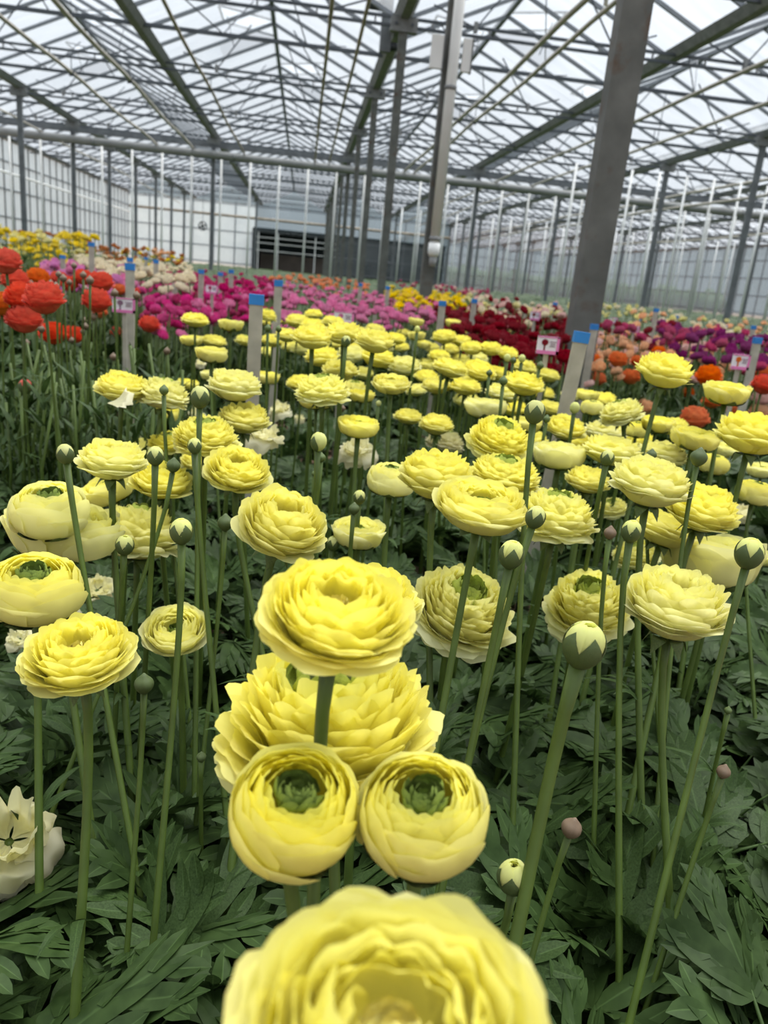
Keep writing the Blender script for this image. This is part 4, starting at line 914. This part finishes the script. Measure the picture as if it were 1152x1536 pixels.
# the rest of the plants in the yellow bed and its neighbours
cells = []
yy = .02
while yy < 4.4:
    st = .105 if yy < 1.3 else .13 if yy < 2.2 else .18
    x = -3.8
    while x < 3.8:
        P = Vector((x + random.uniform(-.4, .4) * st, yy + random.uniform(-.4, .4) * st, 0))
        aisle = .98 < P.x < 1.12
        if (in_frame(P + Vector((0, 0, .2)), 40) or in_frame(P + Vector((0, 0, .2)), 420)) and not aisle and not (abs(P.x - X0) < .14 and abs(P.y - ky(1)) < .14): cells.append(P)
        x += st
    yy += st
cells.sort(key=lambda p: (not in_frame(p + Vector((0, 0, .2)), 40), p.length))
rest = MB()
for i, P in enumerate(cells):
    side = P.x < -.8 or P.x > 1.1
    tall = side or random.random() < .35
    if i < 300:
        o = link('ranunculus_plant', plant_mesh(i % 5, 11, tall)); o.location = P; s_ = random.uniform(.85, 1.2) * (1.55 if P.x < -.8 else 1.5 if side else 1.1); o.scale = (s_, s_, s_) if P.x > -.8 else (s_ * .72, s_ * .72, s_ * 1.0); o.rotation_euler = (0, 0, random.uniform(0, 6.3))
        tag(o, 'low leafy ranunculus plant among the flower stems', 'plant', 'leafy plants under the flowers')
    else:
        src = plant_mesh(i % 5, 11, tall); s_ = random.uniform(1.0, 1.5) * (1.35 if side else 1.0); mw = Matrix.Translation(P) @ Matrix.Rotation(random.uniform(0, 6.3), 4, 'Z') @ Matrix.Diagonal((s_, s_, s_, 1))
        if ('tmp', i % 5, tall) not in ME:
            at_ = src.color_attributes['pc'].data
            ME[('tmp', i % 5, tall)] = ([q.co.copy() for q in src.vertices], [tuple(p.vertices) for p in src.polygons], [tuple(at_[k].color)[:3] for k in range(len(src.vertices))])
        a_, b_, c_ = ME[('tmp', i % 5, tall)]
        rest.add([mw @ q for q in a_], b_, 0, c_)
if rest.v: tag(rest.build('foliage', M['leaf'], None, True), 'dense green ranunculus foliage farther back in the beds', 'foliage', None, 'stuff')
# far beds: a rough green canopy
mb = MB(); rg = random.Random(3); nx, ny = 150, 170
vs = []
for j in range(ny + 1):
    for i in range(nx + 1):
        t = j / ny; Yv = 3.9 + (YB - 4.6) * t ** 1.8; Xv = lerp(-9.2, 19, i / nx)
        vs.append((Xv + rg.uniform(-.05, .05), Yv + rg.uniform(-.04, .04), .22 + rg.uniform(-.07, .1) + (.05 if t > .3 else 0)))
mb.add(vs, [(j * (nx + 1) + i, j * (nx + 1) + i + 1, (j + 1) * (nx + 1) + i + 1, (j + 1) * (nx + 1) + i) for j in range(ny) for i in range(nx)], 0, [(0, rg.random(), rg.random()) for _ in vs])
tag(mb.build('foliage', M['leaf_far'], None, False), 'green foliage of the far beds', 'foliage', None, 'stuff')
# ------------------------------------------------------------------ the neighbouring beds
def pm(name, col, tr=.3):
    M[name] = petal_mat('petal_' + name, col, tuple(x * .9 for x in col), tuple(x * .8 for x in col), tr); return M[name]
for n_, c_ in dict(coral=(.85, .13, .075), orange=(.85, .22, .05), magenta=(.72, .07, .30), deep_pink=(.56, .04, .18), lilac=(.72, .26, .55), pale=(.82, .74, .55), rust=(.48, .17, .05), gold=(.86, .68, .05), pink=(.78, .27, .47),
                   apricot=(.82, .33, .16), bright=(.88, .68, .03), rose=(.52, .08, .18), dark_red=(.27, .012, .024), blush=(.80, .55, .50), purple=(.28, .035, .17), peach=(.86, .52, .30), lemon=(.80, .74, .35)).items(): pm(n_, c_)
def simple_flower(matname, seed, hgt, lod):
    """a whole small flower in one mesh: layered petals, stem, a few leaves; used where it shows only a few pixels"""
    key = ('bg', matname, seed, hgt, lod)
    if key in ME: return ME[key]
    r_ = random.Random(seed); mb = MB()
    sh = [(5, .50, .16, 20, .95, 52), (6, .46, .30, 60, 1.1, 48), (5, .36, .38, 85, 1.15, 50), (5, .24, .42, 105, 1.1, 56), (4, .12, .41, 130, 1.1, 64)]
    if lod: sh = [sh[0], sh[1], sh[3]]
    b0 = len(mb.v)
    for s, (n, r, z, tip, belly, W) in enumerate(sh):
        o_ = r_.uniform(0, 6)
        for i in range(n):
            petal(mb, r_, o_ + 6.283 * i / n, R(W), profile(r * r_.uniform(.9, 1.05), z + r_.uniform(-.03, .03), tip + r_.uniform(-10, 10), belly), s / 4, 4 if not lod else 3, 4 if not lod else 3, rip=.03)
    D = .07; tilt = Matrix.Rotation(r_.uniform(-.3, .3), 4, 'X') @ Matrix.Rotation(r_.uniform(-.3, .3), 4, 'Y')
    for i in range(b0, len(mb.v)):
        q = tilt @ (Vector(mb.v[i]) * D); mb.v[i] = (q.x, q.y, q.z + hgt - .03)
    lx, ly = r_.uniform(-.03, .03), r_.uniform(-.03, .03)
    mb.tube([(lx, ly, 0), (lx * .6, ly * .6, hgt * .5), (0, 0, hgt - .03)], .0035, 4, 1)
    lf = MB()
    for i in range(5 if not lod else 3):
        t = MB(); blade(t, (0, 0), 0, r_.uniform(.07, .12), .012, [(0, .4), (.4, 1), (1, .05)], 0, 3); bend(t, R(r_.uniform(20, 70)), r_.uniform(2, 9), 0, r_)
        mw = Matrix.Translation((lx * .5, ly * .5, hgt * r_.uniform(.15, .7))) @ Matrix.Rotation(r_.uniform(0, 6.3), 4, 'Z')
        mb.add([mw @ Vector(q) for q in t.v], t.f, 2, t.c)
    ME[key] = mb.mesh('flower', [M[matname], M['stem'], M['leaf_far']])
    return ME[key]
def plot(name, quad, z, st, D, mats, label, group, cap=280, dist=None, skip=0.0, hv=.055):
    """fill a bed: corners are where its blooms' tops stand at height z"""
    q = [at_z(x, y, z) for x, y in quad] if not dist else [at(x, y, d_) for (x, y), d_ in zip(quad, (dist[0], dist[0], dist[1], dist[1]))]
    n = 0; pts = []
    L = max((q[3] - q[0]).length, (q[2] - q[1]).length); Wd = max((q[1] - q[0]).length, (q[2] - q[3]).length)
    nv, nu = max(2, int(L / st)), max(2, int(Wd / st))
    for j in range(nv + 1):
        for i in range(nu + 1):
            u, v = (i + random.uniform(-.45, .45)) / nu, (j + random.uniform(-.45, .45)) / nv
            P = q[0].lerp(q[1], u).lerp(q[3].lerp(q[2], u), v)
            if random.random() < skip or not in_frame(Vector((P.x, P.y, z)), 10): continue
            pts.append(P)
    pts.sort(key=lambda p: p.length); over = MB()
    for n, P in enumerate(pts[:cap]):
        m_ = random.choice(mats); far = P.length > 4.5
        hgt = z - .0
        o = link(name, simple_flower(m_, random.choice((1, 2, 3)), .5, far)); o.location = (P.x, P.y, 0)
        s_ = D / .07 * random.uniform(.8, 1.12); o.scale = (s_, s_, (hgt + random.uniform(-hv * 1.1, hv * .9)) / .5); o.rotation_euler = (0, 0, random.uniform(0, 6.3))
        tag(o, label, 'flower', group)
random.seed(5)
plot('magenta_ranunculus', [(212, 430), (402, 432), (372, 464), (236, 474)], .48, .15, .052, ['magenta', 'magenta', 'deep_pink', 'pink'], 'small magenta ranunculus in the bed behind the coral blooms', 'magenta blooms behind the coral bed')
plot('crimson_ranunculus', [(262, 404), (395, 416), (405, 446), (290, 436)], .52, .20, .060, ['deep_pink'], 'small deep pink ranunculus in the bed beyond the magenta ones', 'deep pink blooms beyond the magenta bed', 220)
plot('lilac_ranunculus', [(66, 388), (188, 404), (198, 432), (60, 408)], .54, .17, .065, ['lilac', 'lilac', 'pink'], 'small lilac-pink ranunculus beyond the coral bed', 'lilac blooms beyond the coral bed', 160)
plot('cream_ranunculus', [(120, 384), (272, 398), (280, 424), (150, 404)], .57, .19, .07, ['pale'], 'small cream ranunculus beyond the lilac bed', 'cream blooms beyond the lilac bed', 200)
plot('rust_coloured_flower', [(135, 372), (262, 386), (262, 398), (138, 384)], .66, .24, .08, ['rust', 'rust', 'peach', 'gold'], 'tall rust-brown flower by the pale side wall', 'rust-brown flowers by the pale side wall', 160, dist=(12.5, 8.6), hv=.1)
plot('rust_coloured_lily', [(0, 340), (75, 350), (78, 358), (0, 352)], .80, .26, .09, ['rust'], 'tall rust-brown flower behind the yellow ones at the side', 'rust-brown flowers behind the tall yellow ones', 60, dist=(14, 12))
plot('tall_yellow_flower', [(0, 351), (126, 367), (134, 384), (0, 374)], .66, .165, .085, ['gold', 'gold', 'lemon'], 'tall yellow flower in the leafy bed by the pale side wall', 'tall yellow flowers by the pale side wall', 200, dist=(11.5, 6.6), hv=.16)
plot('pink_ranunculus', [(404, 424), (636, 446), (652, 478), (424, 474)], .50, .17, .062, ['pink'], 'small pink ranunculus in the bed behind the yellow blooms', 'pink blooms behind the yellow bed', 290)
plot('apricot_ranunculus', [(430, 412), (538, 422), (540, 432), (424, 424)], .54, .28, .07, ['apricot'], 'small apricot ranunculus beyond the pink bed', 'apricot blooms beyond the pink bed', 200)
plot('golden_ranunculus', [(586, 432), (690, 441), (692, 458), (592, 450)], .53, .19, .065, ['bright'], 'small golden yellow ranunculus behind the post with the downpipe', 'golden blooms by the downpipe post', 150)
plot('rose_ranunculus', [(600, 421), (722, 434), (728, 444), (640, 434)], .57, .26, .065, ['rose', 'rose', 'blush'], 'small rose-red ranunculus beyond the golden ones', 'rose-red blooms beyond the golden ones', 160, dist=(14, 10.5))
plot('dark_red_ranunculus', [(650, 456), (848, 480), (846, 532), (694, 510)], .50, .125, .062, ['dark_red'], 'small dark red ranunculus in the bed between post and yellow blooms', 'dark red blooms behind the yellow bed', 290)
plot('blush_ranunculus', [(700, 447), (862, 461), (850, 482), (716, 462)], .55, .19, .058, ['blush', 'blush', 'pale', 'dark_red', 'lemon'], 'small blush-pink ranunculus beyond the dark red bed', 'blush blooms beyond the dark red bed', 230)
plot('red_ranunculus', [(900, 483), (990, 491), (985, 503), (900, 497)], .53, .16, .06, ['dark_red', 'rose'], 'small red ranunculus just beyond the rusty post', 'red blooms beyond the rusty post', 70)
plot('purple_ranunculus', [(985, 486), (1152, 506), (1152, 538), (1000, 506)], .53, .14, .062, ['purple', 'purple', 'rose'], 'small purple ranunculus in the bed beyond the peach ones', 'purple blooms beyond the peach bed', 260)
plot('peach_ranunculus', [(892, 500), (1000, 508), (1152, 545), (900, 548)], .46, .12, .046, ['peach', 'peach', 'blush'], 'small peach ranunculus in the bed behind the orange blooms', 'peach blooms behind the orange bed', 290)
plot('lemon_ranunculus', [(880, 456), (955, 464), (952, 482), (882, 474)], .58, .2, .05, ['lemon', 'lemon', 'pale'], 'tall pale lemon flower behind the rusty post', 'pale lemon flowers behind the rusty post', 90, dist=(9.0, 6.4))
plot('pale_peach_ranunculus', [(960, 466), (1152, 486), (1152, 500), (960, 480)], .56, .28, .06, ['peach', 'pale', 'lemon'], 'small pale peach ranunculus far beyond the purple bed', 'pale peach blooms beyond the purple bed', 200)
# coral and orange blooms large enough to name one by one
CORAL = [
 (8, 392, 46, 'coral', 'red-coral ranunculus cut by the picture edge, highest of its bed'), (22, 420, 40, 'coral', 'coral ranunculus under the highest one at the edge'), (34, 446, 52, 'coral', 'large coral ranunculus with a small round bud standing before it'), (66, 447, 58, 'coral', 'broad coral ranunculus in the thick of the bed beside the one with the round bud'),
 (36, 478, 52, 'coral', 'lower coral ranunculus under the one with the round bud'), (57, 416, 34, 'orange', 'orange-coral ranunculus behind the broad one'), (151, 423, 38, 'coral', 'coral ranunculus upper of two near the stake'), (125, 416, 28, 'coral', 'coral ranunculus beside the upper one near the stake'), (145, 451, 42, 'coral', 'coral ranunculus lower of two near the stake'),
 (80, 500, 40, 'coral', 'coral ranunculus lowest of the bed, beside its smaller twin'), (111, 502, 30, 'coral', 'smaller coral ranunculus touching the lowest one'), (2, 455, 44, 'orange', 'orange-coral bloom cut by the edge at half height'), (224, 486, 30, 'coral', 'coral ranunculus standing apart beyond the stake'), (175, 498, 19, 'coral', 'small coral bloom just before the stake'),
 (269, 518, 15, 'orange', 'small orange-coral bloom low beneath the magenta bed'), (179, 434, 20, 'orange', 'small orange bloom behind the coral pair, close to the stake'), (104, 425, 28, 'coral', 'coral bloom between the broad one and the upper of the pair'), (88, 418, 26, 'coral', 'coral bloom behind buds in the middle of the bed'), (201, 437, 18, 'coral', 'small coral bloom just beyond the stake'), (12, 470, 36, 'coral', 'deep coral bloom half behind the lower one at the edge'), (150, 468, 22, 'orange', 'faded orange bloom under the lower of the pair'), (236, 582, 14, 'coral', 'little red bloom behind the lone flat yellow bloom'),
 (1063, 564, 38, 'orange', 'orange ranunculus between the tall yellow bloom and the sign'), (1042, 627, 42, 'orange', 'orange ranunculus low below the two tall yellow blooms'), (927, 539, 29, 'orange', 'orange ranunculus near the post, upper one'), (889, 541, 26, 'orange', 'orange bloom partly behind the stake past the post'), (896, 568, 26, 'orange', 'orange bloom at the foot of the post'), (946, 565, 28, 'orange', 'orange bloom beside the tall yellow one'),
 (882, 574, 18, 'orange', 'small brownish orange bloom against the post'), (988, 527, 20, 'orange', 'orange bloom above the tall yellow one'), (957, 542, 22, 'orange', 'orange bloom behind the petals of the tall yellow one'), (1032, 589, 19, 'orange', 'small orange bloom below the one between tall bloom and sign'), (1068, 601, 28, 'orange', 'orange bloom behind the tall yellow bowl'), (1096, 615, 22, 'orange', 'orange bloom under the tall yellow bowl'),
 (1144, 557, 28, 'orange', 'red-orange bloom at the edge, upper of two'), (1146, 577, 36, 'coral', 'red-orange bloom at the edge, lower of two'), (799, 538, 20, 'orange', 'lone orange bloom beside the dark red bed'), (828, 541, 16, 'apricot', 'apricot bloom behind the stake by the post'), (966, 611, 28, 'peach', 'peach ranunculus under the tall yellow bloom'), (1139, 616, 28, 'peach', 'peach ranunculus at the edge above the ragged yellow bloom'), (1142, 597, 28, 'blush', 'pinkish ranunculus at the edge under the red-orange pair'),
 (1126, 597, 16, 'purple', 'small purple bloom beside the tall yellow bowl'), (925, 567, 17, 'dark_red', 'dark red bloom between two orange ones'), (932, 549, 14, 'dark_red', 'small dark red bloom below the upper orange one'), (1009, 531, 17, 'peach', 'peach bloom just above the tall yellow one'), (969, 531, 16, 'peach', 'peach bloom of two over the tall yellow bloom, the one by the orange'), (1044, 552, 15, 'peach', 'small peach bloom above the orange one by the sign'), (1078, 548, 15, 'peach', 'small peach bloom before the sign'),
 (388, 476, 14, 'pink', 'pale pink bloom touching the tall stake'), (366, 474, 12, 'magenta', 'magenta bloom beside the pale pink one by the tall stake'),
]
for x, y, wp, m_, lb in CORAL:
    F('full', x, y, wp * 1.12, .075 if wp > 22 else .060, random.uniform(-.1, .1), random.uniform(-.05, .1), lb, m_, sep=0, eye='eye_dark', zs=1.6, name='ranunculus_flower', big=0)
random.seed(9)
cb = [(36, 433), (47, 426), (52, 432), (84, 430), (88, 412), (95, 418), (111, 399), (125, 413), (128, 434), (135, 421), (104, 424), (62, 494), (125, 498), (108, 511), (40, 515), (170, 536), (127, 481), (128, 490), (172, 440), (16, 486), (205, 444), (250, 527), (92, 449), (140, 476), (76, 425)]
for x, y in cb:
    F('green', x, y, random.uniform(9, 13), .017, 0, 0, 'small tan flower bud among the coral blooms', 'sepal_brown', grp='tan buds in the coral bed')
F('bud', 38, 580, 22, .03, .1, 0, 'half-open coral bud low before the dark leaves at the side', 'coral')
# thin stems and leaves standing in the coral bed
for i in range(90):
    x, y = random.uniform(-5, 270), random.uniform(512, 640); d = random.uniform(1.45, 2.3); P = at(x, y, d)
    q = MB(); q.tube([(0, 0, 0), (random.uniform(-.02, .02), random.uniform(-.02, .02), P.z * .6), (random.uniform(-.03, .03), 0, P.z)], .003, 4)
    o = q.build('bare_stem', M['stem'], None, True); o.location = (P.x, P.y, 0); tag(o, 'thin green stem standing in the coral bed', 'stem', 'stems in the coral bed')
    q = MB()
    for k in range(13):
        t = MB(); blade(t, (0, 0), 0, random.uniform(.035, .075), .007, [(0, .4), (.4, 1), (1, .05)], 0, 4); bend(t, R(random.uniform(30, 70)), random.uniform(3, 9), 0, random)
        mw = Matrix.Translation((0, 0, P.z * random.uniform(.25, .95))) @ Matrix.Rotation(random.uniform(0, 6.3), 4, 'Z'); q.add([mw @ Vector(v) for v in t.v], t.f, 0, t.c)
    q.build('leaves', M['leaf'], o, True)
# ------------------------------------------------------------------ stakes with blue caps, sign cards
def stake(x, y, wpx, label, zt=None, lean=0.0, wd=.026, grp=None):
    d = wd * FPX / wpx; P = at(x, y, d); h = P.z
    o = tag(empty('wooden_stake', (P.x, P.y, 0)), label, 'stake', grp); o.rotation_euler = (0, lean, 0)
    q = MB(); q.box((0, 0, h / 2), (wd, .009, h)); q.build('slat', M['wood'], o)
    q = MB(); q.box((0, 0, h - .008), (wd + .003, .012, .02)); q.build('painted_tip', M['blue'], o)
for a in [(385, 443, 20, 'tall pale wooden stake with blue tip standing among the yellow blooms'), (845, 496, 21, 'pale wooden stake with blue tip leaning against the rusty post', None, .06), (195, 396, 13, 'grey wooden stake with blue tip at the end of the coral bed'), (418, 421, 12, 'blue-tipped stake behind the tall one, before the pink bed'),
          (664, 452, 10, 'slim blue-tipped stake at the corner of the dark red bed'), (892, 487, 11, 'blue-tipped stake just past the rusty post'), (1137, 507, 12, 'blue-tipped stake beside the sign by the edge'), (137, 364, 8, 'blue-tipped stake before the tall yellow flowers'), (302, 405, 8, 'blue-tipped stake of three in the magenta bed, beside the small sign'),
          (331, 409, 7, 'second of three blue-tipped stakes in the magenta bed'), (347, 405, 7, 'third of three blue-tipped stakes in the magenta bed'), (985, 463, 7, 'tall blue-tipped stake before the white rods beyond the post'), (1131, 489, 7, 'blue-tipped stake behind the one beside the sign'), (960, 477, 5, 'short blue-tipped stake in the purple bed'), (1015, 474, 5, 'far blue-tipped stake beside the tall one before the rods'),
          (94, 383, 7, 'blue-tipped stake behind the lilac blooms'), (234, 390, 7, 'blue-tipped stake in the cream bed'), (219, 386, 5, 'blue-tipped stake at the edge of the cream bed'), (195, 387, 8, 'blue-tipped stake right behind the grey one by the coral bed'), (712, 449, 8, 'blue-tipped stake in the dark red bed'), (789, 462, 6, 'blue-tipped stake between blush and dark red beds'), (833, 454, 6, 'blue-tipped stake just before the rusty post'),
          (1088, 488, 6, 'thin blue-tipped stake in the purple bed by the edge'), (541, 425, 6, 'blue-tipped stake in the apricot blooms'), (582, 430, 6, 'blue-tipped stake beside the third post')]:
    stake(*a[:4], lean=a[5] if len(a) > 5 else 0.0)
for x, y, wp, lb in [(262, 425, 8, 'plain grey slat between the coral and magenta beds, the taller one'), (219, 440, 8, 'plain grey slat between the coral and magenta beds, the shorter one'), (593, 462, 7, 'plain grey slat sunk in the pink bed'), (563, 464, 6, 'plain grey slat in the middle of the pink bed'), (822, 515, 7, 'plain grey slat in front of the sign by the dark red bed'), (1061, 518, 8, 'plain grey slat in the peach bed')]:
    d = .026 * FPX / wp; P = at(x, y, d); o = tag(empty('wooden_stake', (P.x, P.y, 0)), lb, 'stake'); q = MB(); q.box((0, 0, P.z / 2), (.026, .009, P.z)); q.build('slat', M['wood'], o)
M['card'] = simple('card_white', (.80, .76, .80), .5, var=.02); M['card_pink'] = simple('card_pink', (.72, .20, .45), .5, var=.05); M['card_ink'] = simple('card_ink', (.22, .12, .18), .5, var=.1)
def sign(x, y, wpx, wd, hd, pic, label):
    d = wd * FPX / wpx; P = at(x, y, d); o = tag(empty('variety_sign', (P.x, P.y, 0)), label, 'sign'); z = P.z
    q = MB(); q.box((0, 0, z), (wd, .003, hd)); q.build('card', M['card'], o)
    q = MB(); q.box((0, -.002, z - hd * .40), (wd, .002, hd * .2)); q.box((wd * .44, -.002, z), (wd * .12, .002, hd)); q.box((0, -.002, z + hd * .46), (wd, .002, hd * .08)); q.build('pink_border', M['card_pink'], o)
    q = MB(); n = 14; r_ = hd * .2
    q.add([(-wd * .16, -.0026, z + hd * .16)] + [(-wd * .16 + r_ * math.cos(6.283 * i / n), -.0026, z + hd * .16 + r_ * .9 * math.sin(6.283 * i / n)) for i in range(n)], [(0, 1 + i, 1 + (i + 1) % n) for i in range(n)])
    q.box((-wd * .16, -.002, z - hd * .15), (.004, .001, hd * .3)); q.build('flower_picture', M[pic], o)
    q = MB()
    for k, L in ((0, .3), (1, .22), (2, .26)): q.box((wd * (.2), -.0025, z + hd * (.2 - .12 * k)), (wd * L, .001, hd * .045))
    q.build('printed_line', M['card_ink'], o)
    q = MB(); q.box((0, .006, z / 2), (.012, .006, z)); q.build('stick', M['wood'], o)
sign(822, 518, 34, .060, .046, 'dark_red', 'pink-framed picture card on a stick beside the dark red bed')
sign(1111, 543, 28, .052, .042, 'orange', 'pink-framed picture card by the edge with an orange flower on it')
sign(318, 434, 18, .050, .036, 'deep_pink', 'small white and pink card in the magenta bed')
sign(516, 477, 30, .066, .040, 'pink', 'white and pink card low before the pink bed')
sign(186, 458, 34, .066, .042, 'card_ink', 'white card half hidden behind coral blooms and the grey stake')
sign(803, 474, 16, .05, .04, 'dark_red', 'small pink card among the blush blooms')
sign(952, 494, 15, .05, .034, 'purple', 'small pale card at the corner of the purple bed'); sign(921, 481, 11, .05, .04, 'lemon', 'small pale card below the lemon flowers')
# one pale petal hanging under the lone flat bloom
P = at(181, 607, 1.14); q = MB(); rr = random.Random(2)
petal(q, rr, 0, R(40), profile(.040, .010, -35, 1.0, zb=.6, r0=.004), .1, 8, 8, rip=.0006, edge=.3)
q.v = [(x - .022, y, z) for x, y, z in q.v]
o = q.build('petal', M['spent'], None, True); o.location = P; o.rotation_euler = (R(34), R(4), R(4))
tag(o, 'single pale petal caught beneath the lone flat yellow bloom', 'petal')
